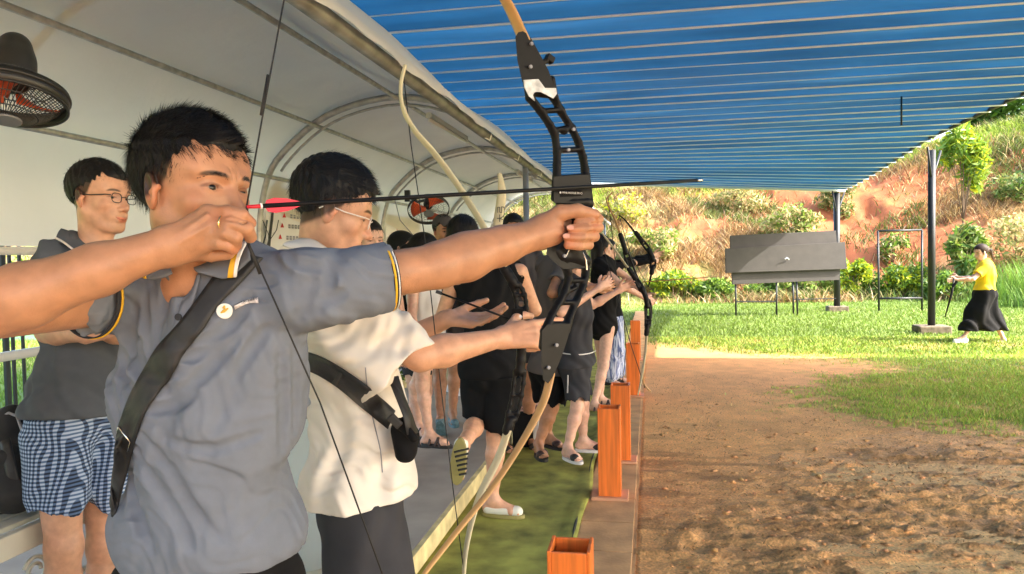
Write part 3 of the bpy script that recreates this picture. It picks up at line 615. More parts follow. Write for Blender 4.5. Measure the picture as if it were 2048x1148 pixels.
# ================================================================ PEOPLE
def frame(f,u):
    y=nrm(f); z=nrm(np.asarray(u,float)-y*np.dot(u,y)); x=np.cross(y,z); return np.array([x,y,z])   # rows: person's right, ahead, up
UP=np.array([0,0,1.0])
class Head:
    def __init__(s,C,F,U=UP,sc=1.0,**o): s.C=np.asarray(C,float); s.M=frame(F,U); s.s=sc; s.o=o
    def w(s,p): return s.C+(np.asarray(p,float)*s.s)@s.M
    def loc(s,V): return ((V-s.C)@s.M.T)/s.s
    def sculpt(s,S,neck=None,fine=True):
        w,k,M=s.w,s.s,s.M; o=s.o; fem=o.get('fem',0); wd=o.get('wide',1.0)
        e=lambda c,r,kk=.015,op='u': S.ell(w(c),M,np.array(r)*k,kk*k,op)
        c=lambda a,b,r,r2=None,kk=.012,n=None,f=1,op='u': S.cap(w(a),w(b),r*k,None if r2 is None else r2*k,kk*k,None if n is None else np.array(n,float)@M,f,op)
        e((0,-.012,.038),(.075*wd,.097,.085),.02)
        e((0,.020,-.018),(.064*wd,.068,.088),.03)
        for q in(-1,1):
            c((q*.052*wd,-.004,-.045),(q*.026*wd,.048,-.097),.018,.015,.026)       # jaw
            e((q*.043*wd,.052,-.026),(.020,.020,.017),.022)                    # cheek
            c((q*.048,.062,.022),(q*.012,.084,.018),.008,.008,.014)           # brow
            e((q*.046*wd,.040,.042),(.020,.03,.03),.03)
        c((-.014,.066,-.098),(.014,.066,-.098),.017,.017,.022)                # chin
        c((-.018,.068,-.060),(.018,.068,-.060),.020,.020,.022)                # muzzle
        c((0,.080,.008),(0,.102,-.034),.0065,.0095,.012)                      # nose
        e((0,.102,-.036),(.0095,.010,.009),.008)
        for q in(-1,1): e((q*.0125,.092,-.040),(.0075,.010,.007),.007)
        sm=o.get('smile',0)
        if fine:
            for q in(-1,1):
                sq=o.get('squint',0) if q==o.get('squint_side',0) else 0
                e((q*.032,.090,-.001),(.018,.009,.010),.012,'s')              # socket
                e((q*.032,.0665,-.003),(.0158,.0158,.0140),.005)               # lids over the eyeball
                e((q*.0325,.092,-.0025),(.0135,.018,.0058*(1-.75*sq)*o.get('open',1)),.002,'s')
                if sq: c((q*.018,.086,.010),(q*.045,.078,.012),.006,.004,.006); c((q*.020,.080,-.016),(q*.044,.074,-.016),.006,.005,.008)
            c((-.020,.083+.003*sm,-.066+.004*sm),(0,.0895,-.0665-.002*sm),.0046,.0052,.004); c((0,.0895,-.0665-.002*sm),(.020,.083+.003*sm,-.066+.004*sm),.0052,.0046,.004)
            c((-.015,.084,-.0755),(.015,.084,-.0755),.0060,.0060,.006)
            c((-.025-.006*sm,.086,-.0695+.007*sm),(0,.0985,-.0712-.002*sm),.0014,.0014,.003,op='s'); c((0,.0985,-.0712-.002*sm),(.025+.006*sm,.086,-.0695+.007*sm),.0014,.0014,.003,op='s')
            for q in(-1,1): 
                e((q*.007,.099,-.0455),(.003,.006,.0028),.002,'s')
            if o.get('frown'): 
                for q in (-1,1): c((q*.005,.0925,.014),(q*.008,.0905,.030),.0012,.0012,.004,op='s')
        else:
            c((-.018,.086,-.072),(.018,.086,-.072),.008,.008,.008)
        for q in(-1,1):                                                        # ears
            S.ell(w((q*.079*wd,-.008,-.008)),frame(M.T@np.array([q*.35,.9,.12]) if 0 else np.array([q*.45,.86,.16])@M,np.array([0,-.18,1])@M),np.array([.0085,.0185,.031])*k,.006*k)
            if fine:
                S.ell(w((q*.089*wd,-.004,-.004)),frame(np.array([q*.45,.86,.16])@M,np.array([0,-.18,1])@M),np.array([.0065,.0115,.021])*k,.003*k,'s')
                S.cap(w((q*.085*wd,.001,-.012)),w((q*.081*wd,.010,-.004)),.0045*k,.005*k,.004*k)
        if neck is not None:
            nr=o.get('neck',.051); a=w((0,-.018,-.06)); S.cap(a,neck,nr*k*.98,nr*k*1.06,.03*k); 
            if not fem: S.cap(w((0,.010,-.105)),neck+ M[1]*.035*k,.014*k,.014*k,.03*k)
        return S
    def paint(s,V,skin,n=None):
        L=s.loc(V); x,y,z=L[:,0],L[:,1],L[:,2]; ax=np.abs(x); C=np.tile(np.array(skin,float),(len(V),1)); o=s.o
        near=(np.abs(x)<.11)&(y>-.13)&(z>-.14)&(z<.14)&(y<.14)
        nz=fbm(x*60+5,z*60+y*40,3,3)
        red=np.array([1.0,.80,.76])
        def blend(m,col,mul=True):
            nonlocal C; m=np.clip(m,0,1)[:,None]*near[:,None]; C=C*(1-m)+(C*np.array(col) if mul else np.array(col))*m
        blend(.6*smooth(.03,.0,np.sqrt((ax-.043)**2+(z+.03)**2+(y-.06)**2)*.8),red)
        blend(.7*smooth(.022,.006,np.sqrt(x**2+(z+.038)**2+(y-.1)**2)),red)
        blend(.6*((ax>.074)&(ax<.105)&(np.abs(z+.01)<.045)&(np.abs(y+.005)<.035)),(1,.74,.68))
        sm=o.get('smile',0); lz=z+.0712-.007*sm*(ax/.025)**2+.002*sm
        blend(smooth(1.12,.85,np.sqrt((ax/.0235)**2+(np.where(lz>0,lz/.0075,lz/.0095))**2))*(y>.07),(.93,.56,.52) if not o.get('lip') else (.85,.36,.36))
        blend(.85*smooth(.0022,.0008,np.abs(lz))*(ax<.026)*(y>.07),(.35,.2,.2))
        # brows, lash line, fade of clipped hair
        bx=(ax-.034)/.021; bz=(z-(.0185+.004*(1-bx**2)-.0035*(bx<0)*0+o.get('browlow',0)))/.0042; blend(1.0*smooth(1.3,.5,np.sqrt(bx**4+bz**2))*(y>.045)*(.75+.4*nz),(.09,.07,.065))
        if o.get('fade',1):
            hl=smooth(.000,.016,z-np.interp(y,[-.12,-.06,-.02,.02,.045,.07],[-.080,-.066,-.036,.004,.060,.090])+.003*(nz-.5)); blend(hl*.95,(.05,.042,.04))
        blend(.10*smooth(-.055,-.085,z)*(y>.02)*(0 if o.get('fem') else 1),(.7,.7,.72))
        r=np.sqrt(((ax-.0325)/.0160)**2+((z+.0025)/(.0078*o.get('open',1)))**2); blend(.6*smooth(1.15,.95,r)*(y>.06)*(z>-.003),(.30,.22,.2)); blend(.15*smooth(1.2,1.0,r)*(y>.06),(.7,.5,.48))
        return C
    def brows(s,parent,n=90):
        rr=np.random.default_rng(3)
        for q in(-1,1):
            B=MB()
            for i in range(n):
                t=rr.random()*.86; x=.013+.044*t; z=.0165+.006*math.sin(math.pi*min(1,t*1.15))-.004*t*t+rr.normal(0,.0014)+s.o.get('browlow',0); yy=.0935-.030*t*t-.002; a=s.w((q*x,yy,z)); d=np.array([q*(.5+.5*t),-.3*t,.55-.9*t])+rr.normal(0,.12,3); b=s.w(np.array([q*x,yy+.002,z])+d*.007); c=nrm(np.cross(b-a,CAM-a))*.00045; B.add([a-c,a+c,b],[(0,1,2)])
            me=B.mesh('b'); setcol(me,np.tile(np.array([[.012,.010,.009]]),(len(B.v),1))); link('eyebrow',me,M_hair,parent)
    def eyes(s,parent,look=(0,1,0),squint_side=0):
        for q in(-1,1):
            n=16; me=bpy.data.meshes.new('eyeball'); bm=bmesh.new(); bmesh.ops.create_uvsphere(bm,u_segments=24,v_segments=16,radius=.0134*s.s); bm.to_mesh(me); bm.free()
            V=np.array([v.co[:] for v in me.vertices]); lk=nrm(np.array(look,float)@s.M); dt=(V/(.0134*s.s))@lk
            c=np.where(dt[:,None]>.955,np.array([[.004,.003,.003]]),np.where(dt[:,None]>.86,np.array([[.016,.008,.005]]),np.array([[.40,.34,.30]])))
            setcol(me,c); me.transform(Matrix.Translation(Vector(s.w((q*.032,.0675,-.003))))); link('eye',me,M_eye,parent)
M_skin=mat('skin',rough=.43,attr='Col',nscale=38,namp=.12,bump=.28,bscale=380,bdist=.002,sss=.10,spec=.45)
M_eye=mat('eye',rough=.18,attr='Col',spec=.35)
SK=srgb(208,158,128); SK2=srgb(180,130,98); SK3=srgb(220,174,150)
def skinhair(name,S,h,flow,parent,n,length,width,colr,seed=1,lift=.35,curl=.2,fmask=None,mat_=None,seg=4,grav=0.0,shell=True):
    """hair: a close shell plus thousands of fine locks. flow(V)->direction"""
    V,Q=S.mesh(h,name); rr=np.random.default_rng(seed)
    me0=npmesh('x',V,Q); N=np.zeros((len(V),3),np.float32); me0.vertices.foreach_get('normal',N.reshape(-1)) if False else None
    N=np.array([v.normal[:] for v in me0.vertices]); bpy.data.meshes.remove(me0)
    i=rr.integers(0,len(V),n)
    if fmask is not None: m=fmask(V[i]); i=i[rr.random(n)<m]
    n=len(i); p=V[i]+rr.normal(0,h*.5,(n,3)); nn=N[i]; fl=flow(p); fl=fl-nn*(fl*nn).sum(1)[:,None]*.8; fl/=np.linalg.norm(fl,axis=1)[:,None]+1e-9
    d=fl*(1-lift)+nn*lift+rr.normal(0,curl*.35,(n,3)); d/=np.linalg.norm(d,axis=1)[:,None]; L=(length*rr.uniform(.5,1.25,n))
    side=np.cross(d,nn); side/=np.linalg.norm(side,axis=1)[:,None]+1e-9; rows=[]; q=p-nn*h*.6
    step=(L/(seg-1))[:,None]; cur=d.copy()
    for k in range(seg):
        wd=width*(1-.92*(k/(seg-1))**1.5); rows+= [q-side*wd/2,q+side*wd/2]; q=q+cur*step; cur=cur+fl*curl*.6+np.array([0,0,-1.])*grav+rr.normal(0,.05,(n,3)); cur/=np.linalg.norm(cur,axis=1)[:,None]
    W=np.stack(rows,1).reshape(-1,3); b=np.arange(n)[:,None,None]*(2*seg)+np.arange(seg-1)[None,:,None]*2+np.array([0,1,3,2])[None,None,:]; b=b.reshape(-1,4)
    col=np.array(colr)[None]*rr.uniform(.5,1.9,(n,1)); colw=np.repeat(col,2*seg,0)
    if shell: VV=np.concatenate([V,W]); QQ=np.concatenate([Q,b+len(V)]); CC=np.concatenate([np.tile(np.array(colr)*.7,(len(V),1)),colw])
    else: VV,QQ,CC=W,b,colw
    me=npmesh(name,VV,QQ); setcol(me,CC); return link(name,me,mat_ or M_hair,parent)
M_hair=mat('hair',rough=.55,attr='Col',spec=.3)
HB=(.010,.009,.009); HBR=(.045,.025,.016)
def hair_short(H,parent,n=5000,length=.030,h=.003,front=.060,colr=HB,seed=1,spike=.5,width=.0013,side=-.028,thick=.012,fringe=0,back=None):
    S=Sculpt(); k=H.s; S.ell(H.w((0,-.013,.040+thick*.3)),H.M,np.array([.076*H.o.get('wide',1)+thick*.6,.099+(thick*.8 if back is None else back),.086+thick])*k,0)
    t_=thick*.5+.002
    for q in (-1,1): S.ell(H.w((q*.046*H.o.get('wide',1),.040,.042)),H.M,np.array([.020+t_,.03+t_,.03+t_])*k,.012)
    S.ell(H.w((0,.020,-.010)),H.M,np.array([.064*H.o.get('wide',1)+t_,.068+t_,.088])*k,.012)
    nz=lambda X,d:d+.0022*k*np.sin(H.loc(X)[...,0]*190+3*np.sin(H.loc(X)[...,1]*70))*np.sin(H.loc(X)[...,1]*130+H.loc(X)[...,2]*90)
    S.fn(nz)
    def cutf(X,d):
        L=H.loc(X); y,z=L[...,1],L[...,2]; line=np.interp(y,[-.13,-.075,-.035,-.005,.02,.045,.065,.10],[-.056,-.048,-.022,.013,.022,.038,front-.005,front])+(.004 if thick>.008 else .0015)*np.sin(L[...,0]*150+y*60)+.012*np.abs(L[...,0]/.075)**2*(y>.03)*(-1)
        ear=.034-np.sqrt((y+.004)**2+(z+.006)**2*.8); d=d+(thick*.8+.003)*k*np.exp(-np.clip(z-line,0,1)/.010); return np.maximum(np.maximum(d,(line-z)*k*.8),ear*k)
    S.fn(cutf)
    def flow(V):
        L=H.loc(V); x,y,z=L[:,0],L[:,1],L[:,2]; f=np.stack([x*3+np.sin(y*60)*.15,np.where(z>.05,.8,.1)+0*x,np.where(z>.07,.25*spike,-.7)+0*x-np.where(y<-.07,.5,0)],-1); return f@H.M
    def fm(V): return smooth(-.045,.04,H.loc(V)[:,2])*.9+.1
    o=skinhair('hair',S,h,flow,parent,n,length,width,colr,seed,lift=.30*spike+.06,curl=.35,fmask=fm)
    return o
def hair_long(H,parent,n=3500,colr=HBR,h=.006,drop=.30,seed=2,bun=False,tail=False,part=0.0):
    S=Sculpt(); k=H.s; S.ell(H.w((0,-.016,.045)),H.M,np.array([.086,.108,.094])*k,0)
    def cutf(X,d):
        L=H.loc(X); y,z=L[...,1],L[...,2]; line=np.interp(y,[-.13,-.02,.01,.05,.07,.10],[-.10,-.07,-.03,.045,.068,.075]); return np.maximum(d,(line-z)*k*.8)
    S.fn(cutf)
    if tail: S.cap(H.w((0,-.11,.03)),H.w((0,-.15,.0)),.022*k,.026*k,.02); S.cap(H.w((0,-.15,.0)),H.w((0,-.16,-drop*.5)),.026*k,.010*k,.02)
    elif bun: S.sph(H.w((0,-.11,.05)),.035*k,.02)
    else:
        for q in (-1,-.4,.4,1): S.cap(H.w((q*.055,-.05,-.02)),H.w((q*.060,-.055-.02*(1-abs(q)),-drop)),.034*k,.020*k,.03)
    def flow(V):
        L=H.loc(V); x,y,z=L[:,0],L[:,1],L[:,2]; f=np.stack([x*5*(z>0),np.where(z>.02,-.7,0)+0*x,-1+0*x],-1); return f@H.M
    return skinhair('hair',S,h,flow,parent,n,.07,.0025,colr,seed,lift=.04,curl=.15)
# ------------------------------------------------------------- hands
FL={'i':(.042,.026,.020),'m':(.046,.029,.021),'r':(.042,.027,.020),'l':(.033,.020,.018)}
def rotv(v,ax,a): return v*math.cos(a)+np.cross(ax,v)*math.sin(a)+ax*np.dot(ax,v)*(1-math.cos(a))
def hand(S,wr,d,n,thumb,curl=(25,30,20),spread=6,sc=1.0,thumb_pose=(.55,.55,.35),curls=None,kb=.004):
    """d: towards the fingers, n: way the palm faces, thumb: towards the thumb side"""
    d=nrm(d); n=nrm(n-d*np.dot(n,d)); t=nrm(np.cross(d,n)); 
    if np.dot(t,thumb)<0: t=-t
    wr=np.asarray(wr,float); 
    for q in (-.022,-.008,.008,.022): S.cap(wr+t*q*.75*sc,wr+(d*.082+t*q*1.22)*sc,.0135*sc,.0115*sc,.014*sc)
    S.cap(wr+(d*.035+t*.026+n*.006)*sc,wr+(d*.05+t*.030)*sc,.014*sc,.010*sc,.014*sc)
    ax=nrm(np.cross(d,n)); kn=[]
    for j,(f,off) in enumerate(zip('imrl',(.0285,.0095,-.0095,-.0275))):
        cc=curl if curls is None else curls[j]; base=wr+(d*(.084-.004*abs(j-1.2))+t*off)*sc; sp=R(spread)*(1.2-j*.8); v=nrm(d*math.cos(sp)+t*math.sin(sp)); p=base; r0=.0092 if f!='l' else .0080; a=0
        kn.append(base); S.cap(wr+(d*.03+t*off*.4-n*.012)*sc,base-n*.008*sc,.0035*sc,.003*sc,.008)
        for s_,(L,cu) in enumerate(zip(FL[f],cc)):
            a+=R(cu); u=nrm(v*math.cos(a)+n*math.sin(a)); q=p+u*L*sc; S.cap(p,q,(r0-.0007*s_)*sc,(r0-.0007*(s_+1))*sc,kb if s_ else .007); p=q
    a,b_,c_=thumb_pose; p=wr+(d*.020+t*.026+n*.006)*sc
    for L,u,r0,r1 in ((.042,nrm(d*a+t*.75+n*b_*.8),.0145,.011),(.032,nrm(d*(a+.3)+t*.35+n*b_),.011,.0098),(.026,nrm(d*(a+.5)+t*.1*1+n*(b_+c_)),.0098,.0082)):
        q=p+u*L*sc; S.cap(p,q,r0*sc,r1*sc,.006); p=q
    return t
def finger(S,pts,r0,r1,kb=.003,k0=.007):
    m=len(pts)-1
    for i in range(m): S.cap(pts[i],pts[i+1],r0+(r1-r0)*i/m,r0+(r1-r0)*(i+1)/m,k0 if i==0 else kb)
def arm(S,sh,el,wr,sc=1.0,k=.02):
    S.cap(sh,el,.052*sc,.040*sc,k); m=el+(wr-el)*.28; S.cap(el,m,.0385*sc,.040*sc,k*.5); S.cap(m,wr,.041*sc,.0255*sc,k); S.cap(wr,wr+nrm(wr-el)*.02,.025*sc,.024*sc,.012)
def leg(S,hp,kn,an,sc=1.0):
    S.cap(hp,kn,.082*sc,.052*sc,.03); d=nrm(an-kn); L=np.linalg.norm(an-kn); S.cap(kn,kn+d*.01,.052*sc,.052*sc,.02); c=kn+d*L*.30; S.cap(kn,c,.050*sc,.054*sc,.02); S.cap(c,kn+d*L*.72,.054*sc,.036*sc,.02); S.cap(kn+d*L*.72,an,.036*sc,.032*sc,.02)
def foot(S,an,f,u=UP,sc=1.0):
    f=nrm(f); u=nrm(u-f*np.dot(u,f)); x=np.cross(f,u); b=an-u*.075*sc
    S.cap(an,b-f*.035*sc+u*.030*sc,.032*sc,.028*sc,.02); S.cap(b-f*.03*sc+u*.026*sc,b+f*.13*sc+u*.022*sc,.027*sc,.022*sc,.02); S.cap(an+f*.01,b+f*.12*sc+u*.025*sc,.030*sc,.020*sc,.03)
    S.cap(b+f*.11*sc+u*.02*sc-x*.02*sc,b+f*.12*sc+u*.018*sc+x*.02*sc,.022*sc,.022*sc,.02)
    for i,q in enumerate((-.034,-.018,-.003,.012,.026)): S.cap(b+f*.13*sc+x*q*sc+u*.016*sc,b+f*(.175-.008*abs(i-3.2)*1.2)*sc+x*q*1.1*sc+u*.011*sc,.010*sc,.0085*sc,.004)
def footwear(an,f,parent,style,mats,u=UP,sc=1.0):
    f=nrm(f); u=nrm(u-f*np.dot(u,f)); x=np.cross(f,u); b=an-u*.075*sc
    def outline(w,z,grow=0): 
        pts=[]
        for a in np.linspace(0,2*math.pi,25)[:-1]:
            t=math.cos(a); wd=(.043+.010*max(0,t))*w; pts.append(b+f*(.065+(.135+grow)*t)*sc+x*math.sin(a)*(wd+grow)*sc*(1 if abs(t)<.9 else .9)+u*z*sc)
        return pts
    m=MB(); lo=outline(1,-.022); hi=outline(1.0,.002); m.add(lo+hi,[tuple(range(24))[::-1],tuple(range(24,48))]+[(i,(i+1)%24,24+(i+1)%24,24+i) for i in range(24)]); m.build('sole',[mats[0]],parent,bevel=.003)
    S=Sculpt()
    if style=='slide': S.cap(b+f*.085*sc-x*.012+u*.022*sc,b+f*.125*sc+x*.012+u*.02*sc,.040*sc,.038*sc,.01,n=u,f=.85); S.cap(b+f*.0*sc+u*.0,b+f*.2*sc,.034*sc,.030*sc,.004,op='s') ; S.plane(b+u*.0,-u)
    elif style=='clog': S.cap(b-f*.02*sc+u*.02*sc,b+f*.15*sc+u*.015*sc,.040*sc,.038*sc,.01,n=u,f=.9); S.cap(b+f*.06*sc+u*.0,an+f*.03+u*.03,.0*sc+.001,.001,.001); S.ell(b+f*.02*sc+u*.065*sc,frame(f,u),np.array([.036,.075,.05])*sc,.008,'s'); S.plane(b,-u)
    elif style=='shoe': S.cap(b-f*.03*sc+u*.025*sc,b+f*.155*sc+u*.012*sc,.040*sc,.034*sc,.01,n=u,f=.95); S.cap(an-u*.02,an-u*.03+f*.02,.042*sc,.042*sc,.02); S.plane(b,-u); S.plane(an+u*.015,u)
    else:   # strappy sandal
        for a_,c_ in ((.06,.11),(.11,.07),(.02,.02)):
            q=[b+f*a_*sc-x*.040*sc,b+f*(a_*.6+c_*.4)*sc-x*.02*sc+u*.050*sc,b+f*(a_*.4+c_*.6)*sc+x*.02*sc+u*.050*sc,b+f*c_*sc+x*.042*sc]
            for i in range(3): S.cap(q[i],q[i+1],.010*sc,.010*sc,.006)
    V,Q=S.mesh(.0045,'upper'); link('upper',npmesh('upper',V,Q),mats[1],parent)
# ------------------------------------------------------------- torso and garments
def tframe(sL,sR,hL,hR):
    ms=(sL+sR)/2; mh=(hL+hR)/2; u=nrm(ms-mh); x=nrm((sR-sL)-u*np.dot(sR-sL,u)); y=np.cross(u,x); return ms,mh,np.array([x,y,u])
def torso(S,sL,sR,hL,hR,g=0.0,w=1.0,dp=1.0,k=.04,hips=True,fem=0):
    ms,mh,M=tframe(sL,sR,hL,hR); L=np.linalg.norm(ms-mh); W=np.linalg.norm(sR-sL)/2; x,y,u=M
    S.ell(ms-u*.15*L+y*.0,M,np.array([(W-.0)*.92+g,.095*dp+g,.17+g]),k); S.ell(ms-u*.36*L+y*.01,M,np.array([W*.86*w+g,.108*dp+g,.20+g]),k)
    S.ell(ms-u*.66*L+y*.01,M,np.array([.135*w+g,.102*dp+g,.17+g]),k)
    S.cap(sL-u*.0,sR,.050+g,.050+g,k,n=y,f=.95); S.cap(ms+u*.03-x*.03,ms+u*.03+x*.03,.045+g*.6,.045+g*.6,.05)
    if hips: S.ell(mh+u*.02-y*.005,M,np.array([.155*w+.01*fem+g,.110*dp+g,.13+g]),k)
    if fem:
        for q in(-1,1): S.ell(ms-u*.36*L+y*.075+x*q*.065,M,np.array([.055,.05,.055])+g,.03)
    return M
def crinkle(ax,amp,fr,seed=0,c=None,rad=.3,warp=1.6,sharp=1):
    """cloth folds: ridges running across ax, fading with distance from c"""
    rs=np.random.default_rng(seed); ax=nrm(ax); o=nrm(np.cross(ax,rs.normal(size=3))); o2=np.cross(ax,o); ph=rs.uniform(0,6,4)
    def f(X,d):
        a=X@ax; b=X@o; e=X@o2; p=a*fr+warp*np.sin(b*fr*.33+ph[0])+warp*.7*np.sin(e*fr*.27+ph[1]); v=np.sin(p+ph[2])+.5*np.sin(p*1.83+1.2*np.sin(b*fr*.5)+ph[3])
        v=np.where(v>0,v**sharp if sharp!=1 else v,v)
        m=1.0 if c is None else np.exp(-((X-c)**2).sum(-1)/rad**2)
        return d+amp*v*m
    f.local=True; return f
class Person:
    def __init__(s,label,base,J,group=None):
        s.root=empty('person',base,label,'person',group); s.J={k:np.asarray(v,float) for k,v in J.items()}; s.parts=[]
    def body(s,sculpts,colfn):
        VV=[];QQ=[];n=0
        for S,h in sculpts:
            V,Q=S.mesh(h,'b'); VV.append(V);QQ.append(Q+n);n+=len(V)
        V=np.concatenate(VV);Q=np.concatenate(QQ); me=npmesh('body',V,Q); setcol(me,colfn(V)); s.bo=link('body',me,M_skin,s.root); return s.bo
    def cloth(s,name,S,h,m,colfn=None,parent=None):
        o,V,Q=sculpt_obj(S,h,name,m,parent or s.root,colfn); s.last=(V,Q); return o
# ================================================================ helpers for things laid on a surface
def raysurf(bv,px,py,off=.004):
    o=Vector(CAM); d=Vector(CW@cv(px,py,1.0)).normalized(); h=bv.ray_cast(o,d)
    return None if h[0] is None else np.array(h[0])-np.array(d)*off
def ribbon(name,bv,left,right,n,m,mat_,parent,off=.006,th=.003,dflt=1.3):
    L=np.array(spline([np.array(p,float) for p in left],n)); R_=np.array(spline([np.array(p,float) for p in right],n)); rows=[]; last=None
    for a,b in zip(L,R_):
        row=[]
        for t in np.linspace(0,1,m):
            q=a*(1-t)+b*t; p=raysurf(bv,q[0],q[1],off)
            if p is None: p=(P(q[0],q[1],pix(last)[2]) if last is not None else P(q[0],q[1],dflt))
            row.append(p); last=p
        rows.append(row)
    A=np.array(rows)
    for _ in range(3): A[1:-1]=(A[:-2]+2*A[1:-1]+A[2:])/4
    B=MB(); B.grid(A); return B.build(name,mat_,parent,smooth=True,solid=th)
# ================================================================ MAIN ARCHER
M_polo=mat('polo_grey',srgb(112,118,130),.9,nscale=30,namp=.06,bump=.35,bscale=700,bdist=.0015,spec=.15)
M_polo2=mat('polo_dark_grey',srgb(88,92,99),.9,spec=.15,nscale=30,namp=.05,bump=.1,bscale=900,bdist=.001)
M_blk=mat('black_cloth',(.007,.007,.008),.9,spec=.2,nscale=20,namp=.2,bump=.2,bscale=500,bdist=.001); M_strap=mat('black_webbing',(.014,.014,.016),.55,nscale=60,namp=.3,bump=.3,bscale=900,bdist=.001)
M_yel=mat('yellow_trim',srgb(226,176,40),.7); M_dtrim=mat('dark_trim',(.02,.022,.03),.8); M_sil=mat('steel_buckle',(.6,.6,.6),.25,metal=1); M_gold=mat('gold',(.85,.62,.28),.2,metal=1)
DR=1.25
BP=dict(c=CW@np.zeros(3))
_bc=np.array([.116,.189,1.50]); _ba=nrm([.826,.0,.552]); _bn=nrm([-.552,0,.826])
def bpd(px,off=0.0):
    s=(px-1024)/FPX; return (np.dot(_bn,_bc)+off)/(s*_bn[0]+_bn[2])
def bp(px,py,off=0.0): return P(px,py,bpd(px,off))
A=Person('young man in grey polo with black cross strap, drawing a black bow at full stretch',P(415,1700,1.4)*[1,1,0],{})
HA=Head(P(385,382,1.245),D(.91,.0,-.41),D(.03,1,0),1.0,frown=1,squint=1,squint_side=-1,open=.92,neck=.049,browlow=-.003,wide=.95)
nbA=P(400,575,1.30)
sL=P(632,572,1.27); eL=P(880,532,1.365); wL=P(1080,466,1.465); sR=P(272,585,1.35); eR=P(-40,622,1.07); wR=P(338,490,1.125)
hL=P(510,1190,1.40); hR=P(325,1190,1.37)
SH=Sculpt(); HA.sculpt(SH,nbA); SH.cap(nbA,P(400,640,1.36),.065,.07,.03)
SA=Sculpt(); SA.cap(sL+(eL-sL)*.25,eL,.0415,.0405,.02); SA.cap(eL,eL+(wL-eL)*.25,.0395,.0415,.01); SA.cap(eL+(wL-eL)*.25,eL+(wL-eL)*.6,.0415,.0345,.02); SA.cap(eL+(wL-eL)*.6,wL,.0345,.029,.02)
SA.cap(eL+D(0,1,0)*.012,eL+(wL-eL)*.4+D(0,1,0)*.010,.029,.028,.02)
SA.cap(eL+(wL-eL)*.55+D(0,-.1,-1)*.026,wL+D(0,-.1,-1)*.018,.008,.006,.012)
# bow hand: palm behind the grip, thumb over it, fingers wrapped round towards the viewer
for q in ((1130,432,1.505),(1142,448,1.51),(1140,466,1.51),(1132,482,1.505)): SA.cap(wL,P(*q),.024,.018,.015)
SA.cap(wL+D(0,-.3,-1)*.006,P(1108,462,1.46),.024,.020,.015)
finger(SA,[P(1090,446,1.46),P(1120,426,1.455),P(1155,421,1.455),P(1190,429,1.465)],.0185,.0105,.005,.012)
for pts in (((1148,434,1.515),(1188,434,1.52),(1197,438,1.49),(1180,444,1.462),(1157,446,1.458)),
            ((1145,452,1.52),(1187,453,1.525),(1197,455,1.49),(1174,457,1.455),(1144,458,1.448)),
            ((1142,470,1.515),(1180,471,1.52),(1189,473,1.485),(1164,475,1.452),(1136,475,1.444)),
            ((1138,486,1.51),(1168,488,1.515),(1178,490,1.485),(1158,492,1.455),(1136,490,1.447))):
    r=.0105 if pts[0][1]<480 else .0095
    finger(SA,[P(*p) for p in pts],r,r*.9,.003)
SR=Sculpt(); SR.cap(sR,eR,.052,.043,.02); SR.cap(eR,eR+(wR-eR)*.22,.0405,.045,.012); SR.cap(eR+(wR-eR)*.22,eR+(wR-eR)*.62,.045,.036,.02); SR.cap(eR+(wR-eR)*.62,wR,.036,.0275,.02)
SR.sph(wR+D(-.2,.8,-1)*.014,.012,.012)
for q,r in (((416,427,1.138),.0135),((421,448,1.132),.0135),((418,469,1.133),.013),((408,489,1.138),.012)): SR.cap(wR,P(*q),.0235,r,.012); SR.sph(P(*q)+D(0,.1,-1)*.002,.0115,.006)
SR.cap(wR+D(0,-1,.4)*.010,P(392,500,1.15),.022,.016,.015)
for pts,r in ((((416,427,1.138),(455,424,1.128),(484,431,1.133),(500,446,1.150)),.0112),
            (((421,448,1.132),(462,447,1.122),(494,457,1.127),(501,474,1.146)),.0112),
            (((418,469,1.133),(452,466,1.120),(472,475,1.125),(471,491,1.143)),.0108),
            (((408,489,1.138),(440,487,1.127),(459,492,1.131),(466,499,1.140)),.0100),
            (((385,503,1.155),(422,509,1.16),(455,506,1.16)),.0125)):
    finger(SR,[P(*p) for p in pts],r,r*.86,.0025)
for pl in (((431,436,1.113),(445,437,1.110),(478,441,1.114),(498,452,1.128)),((432,457,1.109),(470,457,1.104),(488,469,1.110)),((430,477,1.109),(455,477,1.105),(469,488,1.112))):
    for i in range(len(pl)-1): SR.cap(P(*pl[i]),P(*pl[i+1]),.0032,.0036,.0025,op='s')
for pl in (((1143,450,1.441),(1180,449,1.444),(1196,446,1.470)),((1134,466,1.437),(1170,465,1.437),(1190,464,1.463)),((1134,483,1.437),(1164,483,1.438),(1181,482,1.463)),((1118,440,1.437),(1150,438,1.436),(1186,440,1.447))):
    for i in range(len(pl)-1): SA.cap(P(*pl[i]),P(*pl[i+1]),.0026,.0030,.0025,op='s')
for a,b in (((360,470),(414,430)),((362,482),(415,452))): SR.cap(P(a[0],a[1],1.108),P(b[0],b[1],1.118),.0025,.002,.008)
SC_=Sculpt(); torso(SC_,sL+nrm(sR-sL)*.04,sR,hL,hR,g=-.026,w=.85,dp=.9); leg(SC_,hL,P(520,1700,1.42),P(530,2180,1.45)); leg(SC_,hR,P(300,1700,1.36),P(290,2180,1.40))
foot(SC_,P(530,2180,1.45),D(.9,0,-.4)); foot(SC_,P(290,2180,1.40),D(.6,0,-.8))
